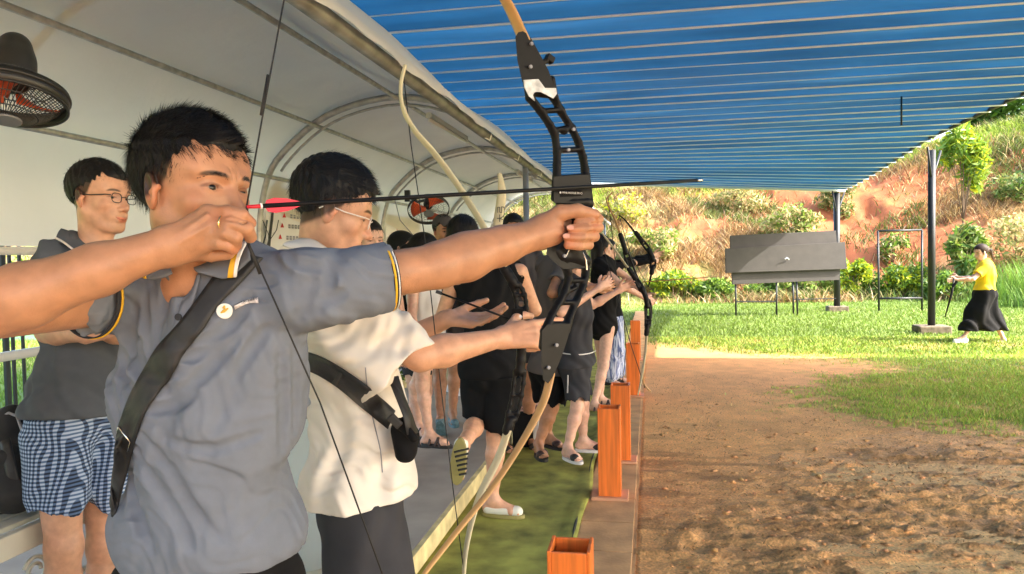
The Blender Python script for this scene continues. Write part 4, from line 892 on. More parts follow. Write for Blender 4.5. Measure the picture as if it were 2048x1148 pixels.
def paintA(V):
    C=HA.paint(V,SK2); k=fbm(V[:,0]*22+V[:,1]*13,V[:,2]*25,3,5)[:,None]; C=C*(.93+.14*k)
    for c in ((1190,452,1.465),(1142,458,1.448),(1136,475,1.444),(1136,490,1.447),(500,446,1.15),(466,499,1.14),(440,430,1.12)):
        m=np.exp(-((V-P(*c))**2).sum(1)/.016**2)[:,None]; C=C*(1-m)+C*np.array([1.02,.82,.76])*m
    return C
A.body([(SH,.0016),(SA,.0017),(SR,.0017),(SC_,.008)],paintA); HA.eyes(A.root,(.25,1,-.02)); HA.brows(A.root)
hair_short(HA,A.root,16000,.022,.0025,front=.060,seed=4,spike=.7,thick=.009,width=.0010,back=.004)
# nails
M_nail=mat('nail',srgb(206,146,122),.3); b=MB()
for q in ((1141,455,1.438),(1133,472,1.434)):
    c=P(*q); b.add([c+D(1,0,0)*x*.006+D(0,1,0)*y*.005+D(0,0,-1)*(.001-.3*(y*.005)**2*100) for x,y in ((-1,-.7),(-1.2,0),(-1,.7),(0,1),(1,.7),(1,-.7),(0,-1))],[(0,1,2,3,4,5,6)])
b.build('fingernail',[M_nail],A.root)
# shirt
ss=Sculpt(); MA=torso(ss,sL+nrm(sR-sL)*.022,sR,hL+D(0,-.05,0)*.05,hR+D(0,-.05,0)*.05,g=.010,w=.92,dp=1.05,k=.04)
u=MA[2]; y=MA[1]; x=MA[0]
for q,g_ in (((325,1060,1.35),.098),((500,1060,1.38),.098),((430,950,1.33),.10),((322,800,1.33),.096),((500,790,1.33),.094)): ss.sph(P(*q)+D(0,0,1)*.02,g_,.05)
dl=nrm(eL-sL); ss.cap(sL-dl*.02,sL+dl*.15,.055,.0535,.03); ss.cap(sL+dl*.02+D(0,-1,0)*.02,sL+dl*.13+D(0,-1,0)*.014,.045,.044,.04)
se=P(706,560,1.298); ss.plane(se,nrm(dl+D(0,-.12,0)*.2)) if 0 else None
dr=nrm(eR-sR); ss.cap(sR-dr*.02,sR+dr*.10,.062,.064,.03)
def cutA(X,d):
    # sleeve ends and hem
    m1=np.maximum((X-(sL+dl*.128))@dl,-((X-sL)@dl)*0-1); far=((X-sL)@dl)>.05
    d=np.where(far,np.maximum(d,(X-(sL+dl*.128))@dl),d)
    far=(((X-sR)@dr)>.05)&(((X-sR)@MA[0])>-.02)&(((X-sR)@u)>-.12); d=np.where(far,np.maximum(d,(X-(sR+dr*.105))@dr),d)
    hem=P(420,1118,1.36); return np.maximum(d,-((X-hem)@u)-.02*np.sin(((X-hem)@x)*9))
ss.fn(cutA)
arm_ax=D(.2,.1,1)
ss.fn(crinkle(D(1,.15,0),.0058,95,3,P(250,640,1.3),.13,2.2)); ss.fn(crinkle(D(.95,.35,0),.0042,70,5,P(300,800,1.25),.17,2.5))
ss.fn(crinkle(D(.6,1,0),.0035,38,6,P(520,960,1.3),.20,2.0)); ss.fn(crinkle(D(.45,1,.2),.0032,60,8,P(600,560,1.25),.10,2.0)); ss.fn(crinkle(D(.9,-.3,0),.004,75,9,P(650,580,1.25),.07,1.5)); ss.fn(crinkle(D(.5,.8,0),.002,30,10,None,.3,2.0)); ss.fn(crinkle(D(.95,.2,0),.0016,150,12,P(245,700,1.25),.13,3.0)); ss.fn(crinkle(D(.3,1,0),.0014,120,13,P(600,620,1.25),.12,3.0)); ss.fn(crinkle(D(.8,.5,0),.0016,110,14,P(300,1000,1.27),.15,3.0)); ss.fn(crinkle(D(.7,.7,0),.0009,170,15,None,.3,4.0))
for a,b_,r in (((262,870,1.22),(330,1140,1.28),.012),((285,900,1.22),(420,1120,1.27),.010),((300,860,1.22),(460,1060,1.26),.008),((560,620,1.24),(420,760,1.22),.008),((500,720,1.22),(380,850,1.22),.008)):
    pass
pre=Sculpt(); pre.p=list(ss.p); Vp,Qp=pre.mesh(.009,'x'); bp0=bvh_of(Vp,Qp)
for pts,r in (([(288,560),(283,612),(288,665),(291,706)],6),([(301,560),(305,607),(310,654),(309,690)],5),([(241,576),(244,638),(257,690),(275,743)],7),([(228,612),(230,677),(246,743),(257,785)],7),
    ([(212,640),(212,717),(217,795),(230,847)],6),([(330,560),(327,600),(317,638)],5),([(262,560),(266,640),(280,720)],5),([(364,714),(395,711),(434,690)],5),([(343,795),(395,758),(434,716),(473,677)],7),([(301,821),(348,810),(385,787)],6),
    ([(468,758),(500,703),(533,659)],6),([(390,685),(434,669),(473,633),(500,590)],6),([(265,888),(292,950),(354,1038),(380,1100)],7),([(261,923),(267,994),(301,1104)],6),([(283,870),(336,941),(389,1029),(440,1080)],6),
    ([(567,540),(581,587),(600,640)],4),([(600,528),(601,570),(604,625)],6),([(618,520),(622,560),(612,630)],5),([(545,512),(560,540),(590,560),(640,570)],5),([(575,506),(590,522),(650,535)],5),([(655,520),(660,560),(650,590)],4),([(640,600),(670,596),(690,585)],4),([(330,880),(420,900),(520,870)],5),([(560,700),(570,800),(566,900)],6),([(590,680),(596,760),(592,860)],5)):
    q=[raysurf(bp0,a,b_,.002) for a,b_ in spline([np.array(p_,float) for p_ in pts],4)]; q=[p for p in q if p is not None]
    for i in range(len(q)-1):
        w_=math.sin(math.pi*(i+.7)/(len(q)+.4)); ss.cap(q[i],q[i+1],r*.0014*w_,r*.0014*w_,.012,op='s')
ss.cap(nbA+u*.10,P(366,562,1.245)-u*.005,.060,.030,.008,op='s')
ss.cap(sL+dl*.115,sL+dl*.16,.043,.052,.003,op='s')
A.cloth('polo_shirt',ss,.0032,M_polo); VS,QS=A.last; BVA=bvh_of(VS,QS); shirtA=bpy.data.objects['polo_shirt']
# cuff bands
def ringband(c,d,r,w,parent,name,ph=0,fl=1.0,up_=None):
    d=nrm(d); a=nrm(np.cross(d,[0,0,1])); b_=np.cross(a,d)
    for i,(o,ww,m,e) in enumerate(w):
        B=MB(); rows=[]
        for k in range(41):
            t=2*math.pi*k/40; q=(a*math.cos(t)+b_*math.sin(t)*fl)*(r+e+.0015*math.sin(3*t+ph)); rows.append([c+d*(o-ww/2)+q,c+d*(o+ww/2)+q])
        B.grid(rows); B.build(name,m,parent,smooth=True,solid=.002)
cc=sL+dl*.129+D(0,-.1,0)*.004
ringband(cc,dl,.0562,((-.003,.012,M_dtrim,.0012),(-.006,.0035,M_yel,.0032),(.000,.0018,M_wh,.0028)),shirtA,'cuff_stripe')
cc2=sR+dr*.107
ringband(cc2,dr,.0645,((-.002,.010,M_dtrim,.001),(-.006,.004,M_yel,.003)),shirtA,'cuff_stripe')
# collar
def flap(pts_top,pts_bot,d0,d1,name,m,parent,n=8,th=.0035,bulge=.008):
    T=spline([P(a,b_,d0) for a,b_ in pts_top],n); Bm=spline([P(a,b_,d1) for a,b_ in pts_bot],n); rows=[]
    for t in np.linspace(0,1,9): rows.append([p*(1-t)+q*t+D(0,.2,-1)*bulge*math.sin(math.pi*t*.9) for p,q in zip(T,Bm)])
    B=MB(); B.grid(rows); return B.build(name,m,parent,smooth=True,solid=th)
flap([(388,536),(430,516),(476,489),(500,478)],[(397,545),(425,553),(458,556),(502,520)],1.235,1.205,'collar',M_polo,shirtA)
flap([(476,490),(482,486),(488,484),(494,482)],[(457,556),(463,556),(469,555),(474,552)],1.203,1.197,'collar_stripe',M_yel,shirtA,bulge=.010)
flap([(487,484),(490,483),(493,482),(495,481)],[(469,555),(471,555),(473,555),(475,554)],1.202,1.196,'collar_stripe',M_wh,shirtA,bulge=.011)
flap([(296,522),(312,514),(330,512),(342,520)],[(287,557),(305,560),(328,556),(346,548)],1.245,1.215,'collar',M_polo,shirtA)
flap([(295,526),(297,525),(299,524),(300,523)],[(288,557),(290,558),(292,558),(294,558)],1.24,1.212,'collar_stripe',M_yel,shirtA,bulge=.009)
flap([(330,516),(345,536),(360,560),(372,566)],[(322,540),(338,560),(352,575),(368,580)],1.25,1.238,'collar_stand',M_polo,shirtA)
# placket and buttons
ribbon('placket',BVA,[(372,566),(362,610),(346,655),(339,690)],[(402,545),(392,590),(374,640),(362,684)],8,5,M_polo,shirtA,off=.005,th=.002)
for q in ((354,577),(357,634)):
    p=raysurf(BVA,q[0],q[1],.006); B=MB(); B.tube([p,p+D(0,0,-1)*.003],.0058,12); B.build('button',M_dtrim,shirtA,smooth=False,bevel=.001)
# chest badge: round white patch with a gold device, and small lettering beside it
pc=raysurf(BVA,449,622,.010)
def decal(cx,cy,rx,ry,off,name,m,parent,bv):
    rows=[]
    for rr in (.02,.4,.8,1.0):
        row=[]
        for t in np.linspace(0,2*math.pi,33)[:-1]:
            p=raysurf(bv,cx+rx*rr*math.cos(t),cy+ry*rr*math.sin(t),off); row.append(p if p is not None else pc)
        rows.append(row)
    A_=np.array(rows); cm=A_.reshape(-1,3).mean(0); uu,ss_,vv=np.linalg.svd(A_.reshape(-1,3)-cm); nn=vv[2]; A_=A_-((A_-cm)@nn)[...,None]*nn*.7; B=MB(); B.grid(A_,close=True); return B.build(name,m,parent,smooth=True,solid=.0015)
bd=decal(449,622,16.5,15.5,.0065,'badge',mat('badge_white',(.85,.85,.8),.5),shirtA,BVA)
B=MB(); B.tube([pc+D(-.6,-.35,0)*.006+D(0,0,-1)*.0022,pc+D(0,0,-1)*.0026,pc+D(.7,.45,0)*.008+D(0,0,-1)*.0022],[.001,.0026,.001],8); B.tube([pc+D(-.1,1,0)*.004+D(0,0,-1)*.0024,pc+D(.1,1,0)*.009+D(0,0,-1)*.0022],[.0026,.0012],8); B.build('emblem',[mat('emblem_gold',srgb(214,170,50),.4)],bd)
ribbon('print_strip',BVA,[(468,612),(484,604),(500,597),(516,595)],[(470,619),(486,611),(500,606),(517,606)],6,3,mat('print_pale',srgb(196,190,190),.5,nscale=160,namp=.6),shirtA,off=.006,th=.0006)
Mc=Matrix([list(CW[:,0]),list(CW[:,1]),list(-CW[:,2])]).transposed()
pt=raysurf(BVA,498,601,.010); text('ARCHERY',.0062,pt,Mc@Matrix.Rotation(R(14),3,'Z'),[M_dk],'lettering',shirtA,.0002)
# shorts
sh=Sculpt(); torso(sh,sL,sR,hL,hR,g=.010,w=1.02,dp=1.03); sh.cap(hL,P(520,1620,1.42),.095,.082,.03); sh.cap(hR,P(300,1620,1.36),.095,.082,.03); sh.plane(P(420,1070,1.36),u); sh.fn(crinkle(D(1,.3,0),.003,50,4))
A.cloth('shorts',sh,.008,M_blk)
# cross strap with its buckle
st=ribbon('shoulder_strap',BVA,[(468,502),(440,532),(421,560),(364,638),(317,691),(285,743),(262,787),(238,850),(230,900),(224,960),(220,1005),(217,1030)],[(526,516),(500,545),(472,575),(437,610),(406,659),(369,706),(338,759),(306,800),(276,860),(240,1000),(224,1034)],10,6,M_strap,A.root,off=.008,th=.003)
B=MB(); q=[raysurf(BVA,*p,.014) for p in ((235,853),(262,892),(254,900),(232,868))]; 
q=[raysurf(BVA,*p,.014) for p in ((237,854),(260,884),(255,903),(233,872),(237,854))]
B.tube([p for p in q if p is not None],.0016,6); B.build('buckle',[M_sil],st,smooth=True)
B=MB(); q0=P(447,447,1.1235); ax_=nrm(P(462,447,1.122)-P(421,448,1.132)); a_=nrm(np.cross(ax_,[0,0,1])); b2=np.cross(a_,ax_)
B.tube([q0+a_*math.cos(t)*.0116+b2*math.sin(t)*.0116 for t in np.linspace(0,2*math.pi,33)],.0014,6,caps=False); B.build('finger_ring',[M_gold],A.root,smooth=True)
# ================================================================ BOWS
M_bowb=mat('bow_black',(.006,.006,.007),.5,spec=.22,nscale=30,namp=.3); M_limb=mat('maple_limb',srgb(196,150,92),.4,nscale=6,namp=.15,coat=.3); M_limbw=mat('cream_limb',srgb(206,196,160),.4,nscale=4,namp=.08); M_str=mat('bowstring',(.015,.014,.014),.7)
def blade(pts,wd,lat,name,m,parent,th=.0035):
    n=len(pts); B=MB(); q=spline(pts,6); ws=np.interp(np.linspace(0,1,len(q)),np.linspace(0,1,len(wd)),wd)
    B.tube(q,[(w,th) for w in ws],8,flat=lat); return B.build(name,m,parent,smooth=True)
bow=empty('recurve_bow',bp(1140,450),'black recurve bow with wooden limbs held at full draw in the foreground','bow')
lat=CW@_bn
rs=Sculpt()
def rail(pts,rs_,f=1.7,k=.004):
    m=len(pts)
    for i in range(m-1):
        r0=np.interp(i/(m-1),np.linspace(0,1,len(rs_)),rs_); r1=np.interp((i+1)/(m-1),np.linspace(0,1,len(rs_)),rs_); rs.cap(bp(*pts[i]),bp(*pts[i+1]),r0,r1,k,lat,f)
rail([(1054,150),(1060,196),(1080,221),(1099,249),(1110,271),(1114,304),(1114,329),(1113,366),(1112,396)],[.008,.0062,.006,.006,.0065,.008])
rail([(1100,160),(1108,196),(1124,227),(1143,256),(1157,285),(1166,315),(1170,340),(1173,370),(1176,410)],[.008,.0055,.006,.006,.0065,.009])
for a,b_ in (((1068,188),(1104,192)),((1084,222),(1122,220)),((1108,260),(1142,256)),((1117,301),(1158,299)),((1116,356),(1172,352))): rs.cap(bp(*a),bp(*b_),.0055,.0055,.008,lat,1.4)
rs.sph(bp(1078,168),.012,.006); rs.sph(bp(1128,262),.008,.006)
for a,b_ in (((1125,405),(1165,405)),((1140,410),(1150,450))): rs.cap(bp(*a),bp(*b_),.012,.014,.01,lat,1.4)
rs.cap(bp(1150,440),bp(1128,480),.017,.020,.01,lat,1.1); rs.cap(bp(1128,480),bp(1112,502),.020,.016,.01,lat,1.1); rs.cap(bp(1140,500),bp(1160,520),.024,.018,.01,lat,1.0); rs.cap(bp(1118,512),bp(1168,522),.014,.012,.006,lat,1.4)
rail([(1125,522),(1136,545),(1136,560),(1128,586),(1104,628),(1089,662),(1087,694)],[.008,.006,.006,.006,.008])
rail([(1172,522),(1171,550),(1166,572),(1153,600),(1138,635),(1130,662)],[.008,.006,.006,.006,.008])
for a,b_ in (((1136,562),(1166,560)),((1118,606),(1150,604)),((1098,648),(1136,648)),((1130,585),(1150,575))): rs.cap(bp(*a),bp(*b_),.0055,.0055,.007,lat,1.4)
V_,Q_=rs.mesh(.002,'riser'); 
me=npmesh('riser',V_,Q_); riser=link('riser',me,M_bowb,bow)
def plate(pts,off,name,m,parent,th=.002):
    f=[bp(a,b_,off) for a,b_ in pts]; B=MB(); n=len(f); kk=[p+lat*th for p in f]; B.add(f+kk,[tuple(range(n)),tuple(range(n,2*n))[::-1]]+[(i,(i+1)%n,(i+1)%n+n,i+n) for i in range(n)]); return B.build(name,m,parent)
plate([(1047,160),(1077,158),(1090,176),(1112,176),(1114,187),(1107,197),(1096,191),(1082,184),(1070,184),(1066,190),(1070,202),(1058,192),(1050,176)],-.0205,'limb_pocket_plate',[mat('pocket_silver',(.42,.42,.43),.35,metal=.6,nscale=60,namp=.4)],riser)
plate([(1120,380),(1163,378),(1164,392),(1121,394)],-.0175,'name_plate',[M_blk],riser)
text('\u25cf WNS MOTIVE FX \u25cb',.0058,bp(1142,386,-.019),Matrix([list(CW@_ba),list(CW@np.array([0,1,0])),list(-lat)]).transposed()@Matrix.Rotation(R(2),3,'Z'),[M_wh],'lettering',riser,.0002)
B=MB(); B.box(bp(1099,118,-.0),(.018,.014,.014),rot=np.array([CW@_ba,CW@nrm([0,1,0]),lat]).T@np.array([[.9,.4,0],[-.4,.9,0],[0,0,1]])); B.tube([bp(1080,128),bp(1099,118)],.006,8); B.build('sight_block',[M_bowb],bow,bevel=.002)
for q in ((1062,88),(1060,134),(1128,512),(1096,735),(1112,690),(1136,300),(1146,259)):
    B=MB(); p=bp(q[0],q[1],-.019); B.tube([p,p-lat*.004],.0035,10); B.build('bolt',[M_gy],riser,smooth=False)
B=MB(); B.tube([bp(1137,500,-.02),bp(1132,512,-.022)],.0015,6); B.tube([bp(1165,503,-.018),bp(1172,520,-.02),bp(1174,540,-.02)],.0014,6); B.build('rest_wire',[M_sil],riser)
def prism(pts,th,name,m,parent,bev=.0025):
    f=[bp(a,b_,-th) for a,b_ in pts]; kk=[bp(a,b_,th) for a,b_ in pts]; n=len(f); B=MB(); B.add(f+kk,[tuple(range(n)),tuple(range(n,2*n))[::-1]]+[(i,(i+1)%n,(i+1)%n+n,i+n) for i in range(n)]); return B.build(name,m,parent,bevel=bev)
prism([(1033,75),(1038,67),(1046,65),(1054,70),(1062,80),(1095,141),(1109,178),(1092,182),(1079,160),(1046,161),(1037,121)],.016,'limb_pocket',[M_bowb],riser)
prism([(1109,356),(1143,353),(1177,352),(1180,374),(1181,403),(1166,401),(1150,404),(1110,403)],.0165,'shelf_block',[M_bowb],riser)
prism([(1086,662),(1096,652),(1140,650),(1136,668),(1126,700),(1114,730),(1103,754),(1096,764),(1088,758),(1085,720)],.016,'limb_pocket',[M_bowb],riser)
prism([(1109,470),(1138,442),(1150,440),(1160,450),(1150,470),(1168,505),(1176,530),(1128,532),(1112,520),(1098,505),(1100,490)],.013,'grip',[M_bowb],riser,.006)
def lz(px,py,back): return P(px,py,bpd(px))-CW@(_ba*back)*0
blade([bp(1050,84),bp(1028,34),bp(1008,-5),bp(965,-85),bp(890,-175),bp(800,-255),bp(715,-315),bp(655,-335),bp(630,-350)],[.018,.016,.014,.011,.008,.005],lat,'upper_limb',M_limb,bow)
blade([bp(1102,745),bp(1088,800),bp(1052,870),bp(988,970),bp(910,1068),bp(850,1146),bp(812,1205),bp(795,1240)],[.013,.012,.010,.008,.005,.004],lat,'lower_limb',M_limb,bow)
B=MB(); nk=P(493,414,1.152); hk=P(499,437,1.151); hk2=P(489,468,1.150); B.tube([bp(633,-350),P(530,205,1.19),nk],.0016,6); B.tube([nk,hk,hk2],.0016,6); B.tube([hk2,P(640,805,1.23),bp(797,1236)],.0016,6)
B.tube([P(536,150,1.20),P(522,230,1.185)],.0026,6); B.tube([hk2,P(520,548,1.165)],.0027,6); B.build('bowstring',[M_str],bow,smooth=True)
arr=empty('arrow',nk,'black arrow with a pink red vane nocked on the drawn foreground bow','arrow'); tip=P(1405,360,1.60)
ad=nrm(tip-nk); B=MB(); B.tube([nk+ad*.022,tip-ad*.012],.0038,8); B.build('shaft',[M_bowb],arr,smooth=True)
B=MB(); B.tube([nk,nk+ad*.022],[.0028,.0036],8); B.build('nock',[mat('nock_red',srgb(214,34,48),.35)],arr,smooth=True); B=MB(); B.tube([nk+ad*.0205,nk+ad*.0235],.0046,10); B.build('ring',[M_wh],arr)
B=MB(); B.tube([tip-ad*.016,tip-ad*.002,tip],[.0042,.004,.001],8); B.build('point',[M_sil],arr,smooth=True)
M_van=mat('vane_pink',srgb(232,40,72),.4,trans=.3)
for k,an in enumerate((90,-90,0)):
    up_=rotv(D(0,1,0),ad,R(an-90)); up_=nrm(up_-ad*np.dot(up_,ad)); s0=nk+ad*.028; B=MB(); prof=[(0,.003),(.003,.009),(.015,.012),(.034,.010),(.050,.005),(.058,.002)]; n=len(prof)
    B.add([s0+ad*a+up_*.002 for a,_ in prof]+[s0+ad*a+up_*h_ for a,h_ in prof],[(i,i+1,n+i+1,n+i) for i in range(n-1)]); B.build('vane',[M_van if k<2 else M_wh],arr,solid=.0008)
# ================================================================ EVERYONE ELSE
def PZ(px,z,d):
    a=P(px,0,d)[2]; b=P(px,100,d)[2]; return P(px,(z-a)/(b-a)*100,d)
M_wshirt=mat('cream_shirt',srgb(222,214,204),.8,nscale=12,namp=.04,bump=.12,bscale=600,bdist=.001)
M_char=mat('charcoal_cloth',srgb(58,58,62),.9,spec=.2,nscale=12,namp=.12,bump=.15,bscale=400,bdist=.001); M_dg=mat('dark_grey_cloth',srgb(78,74,76),.9,spec=.2,nscale=10,namp=.1)
M_white=mat('white_cloth',srgb(220,216,212),.8,nscale=12,namp=.05); M_yshirt=mat('yellow_cloth',srgb(240,205,30),.8); M_lav=mat('lavender_cloth',srgb(176,180,196),.8)
M_sole=mat('black_rubber',(.02,.019,.018),.6); M_brst=mat('brown_strap',(.05,.025,.02),.5); M_clog=mat('white_foam',srgb(222,220,206),.5); M_teal=mat('teal_foam',srgb(96,128,136),.5,nscale=40,namp=.3); M_sneak=mat('white_sneaker',srgb(225,220,218),.6)
M_khaki=mat('khaki_cloth',srgb(180,160,120),.8); M_solep=mat('olive_sole',srgb(150,140,84),.7)
def check_mat():
    m=mat('blue_check',srgb(60,84,120),.85); nt=m.node_tree; L=nt.links.new; b=nt.nodes['Principled BSDF']; tc=nt.nodes.new('ShaderNodeTexCoord'); mp=nt.nodes.new('ShaderNodeMapping'); L(tc.outputs['Object'],mp.inputs[0]); mp.inputs['Rotation'].default_value=(0,0,R(25))
    def bars(ax,sc):
        w=nt.nodes.new('ShaderNodeTexWave'); w.bands_direction=ax; w.inputs['Scale'].default_value=sc; w.inputs['Distortion'].default_value=.6; w.inputs['Detail'].default_value=1; L(mp.outputs[0],w.inputs[0]); r=nt.nodes.new('ShaderNodeMapRange'); L(w.outputs[1],r.inputs[0]); r.inputs[1].default_value=.35; r.inputs[2].default_value=.6; return r.outputs[0]
    a=bars('X',25); c=bars('Z',25); mm=nt.nodes.new('ShaderNodeMath'); mm.operation='MULTIPLY'; L(a,mm.inputs[0]); L(c,mm.inputs[1]); ad=nt.nodes.new('ShaderNodeMath'); ad.operation='ADD'; L(a,ad.inputs[0]); L(c,ad.inputs[1]); hf=nt.nodes.new('ShaderNodeMath'); hf.operation='MULTIPLY'; hf.inputs[1].default_value=.5; L(ad.outputs[0],hf.inputs[0])
    cr=nt.nodes.new('ShaderNodeValToRGB'); cr.color_ramp.elements[0].color=(*srgb(26,38,62),1); cr.color_ramp.elements[1].color=(*srgb(176,192,218),1); e=cr.color_ramp.elements.new(.5); e.color=(*srgb(84,108,146),1); L(hf.outputs[0],cr.inputs[0]); L(cr.outputs[0],b.inputs['Base Color']); return m
M_check=check_mat()
M_strp=mat('striped_cloth',srgb(196,204,224),.8,nscale=14,wave=(6,6,.25),col2=srgb(84,100,150),thr=(.47,.53)); M_flor=mat('floral_cloth',srgb(210,170,160),.8,nscale=40,col2=srgb(70,50,60),thr=(.45,.55))
M_lens=mat('lens',(1,1,1),.02); M_lens.node_tree.nodes['Principled BSDF'].inputs['Transmission Weight'].default_value=.95; M_lens.node_tree.nodes['Principled BSDF'].inputs['IOR'].default_value=1.05
def glasses(H,parent,m,r=.0013,w=.021,h=.0155,rim=True,drop=-.004):
    g=None
    for q in(-1,1):
        c=np.array([q*.034,.0965,drop]); pts=[]
        for t in np.linspace(0,2*math.pi,25): 
            cs,sn=math.cos(t),math.sin(t); pts.append(H.w(c+np.array([w*np.sign(cs)*abs(cs)**.7,-.10*abs(w*cs)*.5*(1 if q*cs>0 else -.2),h*np.sign(sn)*abs(sn)**.75])))
        B=MB(); B.tube(pts,r*(1.0),6,caps=False); o=B.build('glasses_frame' if g is None else 'rim',m,parent if g is None else g,smooth=True); g=g or o
        B=MB(); B.add(pts[:-1],[tuple(range(24))]); B.build('lens',[M_lens],g)
        B=MB(); B.tube([H.w((q*.055,.092,drop+.008)),H.w((q*.070,.085,drop+.008)),H.w((q*.078,.030,drop+.006)),H.w((q*.080,-.012,drop+.010)),H.w((q*.078,-.03,-.008))],r*1.25,6); B.build('temple',m,g,smooth=True)
    B=MB(); B.tube([H.w((-.014,.098,drop+.003)),H.w((0,.101,drop+.006)),H.w((.014,.098,drop+.003))],r,6); B.build('bridge',m,g,smooth=True); return g
def sleevef(p0,a,L,r0,r1):
    def f(X,d):
        w=X-p0; t=w@a; pr=np.sqrt(np.maximum((w*w).sum(-1)-t*t,0)); tt=np.clip(t/L,0,1); e=np.sqrt(np.maximum(pr,0)**2+np.minimum(t,0)**2)-(r0+(r1-r0)*tt); e=np.maximum(e,t-L); k=.03; h=np.maximum(k-np.abs(d-e),0)/k; return np.minimum(d,e)-h*h*k*.25*smooth(L,L*.6,t)
    return f
def figure(label,head,hd,F,TF,floor,group=None,sc=1.0,skin=SK2,fem=0,hair='short',hairc=HB,up=UP,torso_lean=(0,0,0),arms=(None,None),feet=None,top=None,bottom=None,shoes=None,h=.005,hh=.004,hopt={},pelvis=None,shw=.185,hipw=.085,hairn=2500,knees=(None,None),handargs=({}, {}),shoulders=None,neckb=None,palm=(None,None)):
    """a whole person from the head's place, the facing and a few placed joints; everything else follows from human proportions"""
    C=P(*head,hd); tf=nrm(np.array(TF)*[1,1,0]); rt=nrm(np.cross(tf,UP)); H_=Head(C,F,up,sc,fem=fem,**hopt)
    nb=C+(-UP*.185-nrm(F)*.02)*sc if neckb is None else neckb; Hs=C[2]+.125*sc-floor
    ms=nb-UP*.03*sc+np.array(torso_lean)*.1; sl=ms-rt*shw*sc; sr=ms+rt*shw*sc
    if shoulders: sl,sr=shoulders
    mh=np.array([ms[0],ms[1],floor+Hs*.505])-np.array(torso_lean)*.3 if pelvis is None else pelvis
    hl=mh-rt*hipw*sc; hr=mh+rt*hipw*sc
    if feet is None: feet=[(np.array([*(hl-rt*.02)[:2],floor+.085]),tf),(np.array([*(hr+rt*.02)[:2],floor+.085]),tf)]
    p=Person(label,(mh[0],mh[1],floor),{},group); S=Sculpt(); H_.sculpt(S,nb,fine=hh<=.0042)
    B_=Sculpt(); torso(B_,sl,sr,hl,hr,g=-.004,w=.88 if fem else .95,fem=fem); B_.cap(nb+UP*.05,nb-UP*.04,.052*sc,.062*sc,.04)
    for i,(sh,el) in enumerate(zip((sl,sr),arms)):
        s_=-1 if i==0 else 1
        if el is None: e_=sh+(-UP*.27+rt*s_*.05)*sc; w_=e_+(-UP*.23+tf*.07)*sc
        else: e_,w_=el
        arm(B_,sh,e_,w_,sc*(.86 if fem else .95)); dh=nrm(w_-e_); ha=dict(curl=(22,30,20)); ha.update(handargs[i]); hd_=ha.pop('d',dh); pn=ha.pop('n',-rt*s_); th=ha.pop('t',tf if el is None else UP); hand(B_,w_+dh*.01,hd_,pn,th,sc=sc*(.9 if fem else 1),**ha)
    knl=[]
    for i,hp in enumerate((hl,hr)):
        an,fd=feet[i][0],feet[i][1]
        kn=knees[i] if knees[i] is not None else (hp+an)/2+tf*.035; knl.append(kn); leg(B_,hp,kn,an,sc*(.90 if fem else 1))
        if len(nrm(fd))==3 and not (isinstance(shoes,dict) and shoes.get('hide')): foot(B_,an,fd,(feet[i][2] if len(feet[i])>2 else UP),sc*.95)
    colf=lambda V:H_.paint(V,skin)
    if abs(hh-h)<1e-6: B_.p=S.p+B_.p; p.body([(B_,h)],colf)
    else: S.cap(nb,nb-UP*.03,.052*sc,.06*sc,.02); p.body([(S,hh),(B_,h)],colf)
    if hh<=.0042: H_.eyes(p.root)
    if hair=='short': hair_short(H_,p.root,hairn,hopt.get('hl',.022)*sc,hh,seed=abs(int(head[0])),thick=hopt.get('ht',.012),spike=hopt.get('hs',.5))
    elif hair=='long': hair_long(H_,p.root,hairn,hairc,max(hh,.005))
    elif hair=='tail': hair_long(H_,p.root,hairn,hairc,max(hh,.005),tail=True)
    elif hair=='bob': hair_long(H_,p.root,hairn,hairc,max(hh,.005),drop=.12)
    elif hair=='cap':
        hair_short(H_,p.root,800,.015,hh,seed=3); K=Sculpt(); K.ell(H_.w((0,-.012,.058)),H_.M,np.array([.084,.108,.080])*sc,0); K.plane(H_.w((0,0,.042)),-H_.M[2]); K.ell(H_.w((0,.115,.045)),H_.M,np.array([.058,.055,.008])*sc,.01); p.cloth('cap',K,.004,M_dg)
    fr_=(sl,sr,hl,hr,mh,ms,rt,tf)
    if top:
        T=Sculpt(); MM=torso(T,sl,sr,hl,hr,g=top.get('g',.012),w=top.get('w',.92 if fem else 1.0),fem=fem,k=.04)
        u_=MM[2]; cuts=[]
        if top.get('sleeve',0):
            for i,(sh,el) in enumerate(zip((sl,sr),arms)):
                e_=el[0] if el is not None else sh+(-UP*.27+rt*(-1 if i==0 else 1)*.05)*sc; w_=el[1] if el is not None else e_+(-UP*.23+tf*.07)*sc; L=top['sleeve']; rs_=top.get('sr',.062)
                a_=nrm(e_-sh); ln=np.linalg.norm(e_-sh)
                if L<=1:
                    so=top.get('so',0)*UP; a_=nrm(e_+so-sh); T.cap(sh,sh+a_*(ln*L-.03),.022,.022,.01); T.cap(sh-a_*.02,sh+a_*.02,rs_*.8,rs_*.8,.02); T.fn(sleevef(sh-a_*.01,a_,ln*L+.01,rs_*.9,rs_)); T.cap(sh+a_*(ln*L-.018),e_,.040,.040,.001,op='s')
                else: T.cap(sh,e_,.055,.048,.02); T.cap(e_,w_,.048,.034,.02)
        else:
            for sh,s_ in ((sl,-1),(sr,1)): T.ell(sh+rt*s_*.035+UP*.02,np.eye(3),(.055,.055,.085),.008,'s')
            T.ell(nb+UP*.01+tf*.02,np.eye(3),(.07,.09,.085),.01,'s')
        T.cap(nb+UP*.12*sc,nb-UP*.01*sc+tf*.01,.058*sc,.052*sc,.006,op='s')
        hem=top.get('hem',.0); T.ell(mh+u_*.03,MM,np.array([.165+top.get('g',.012),.118+top.get('g',.012),.16]),.05)
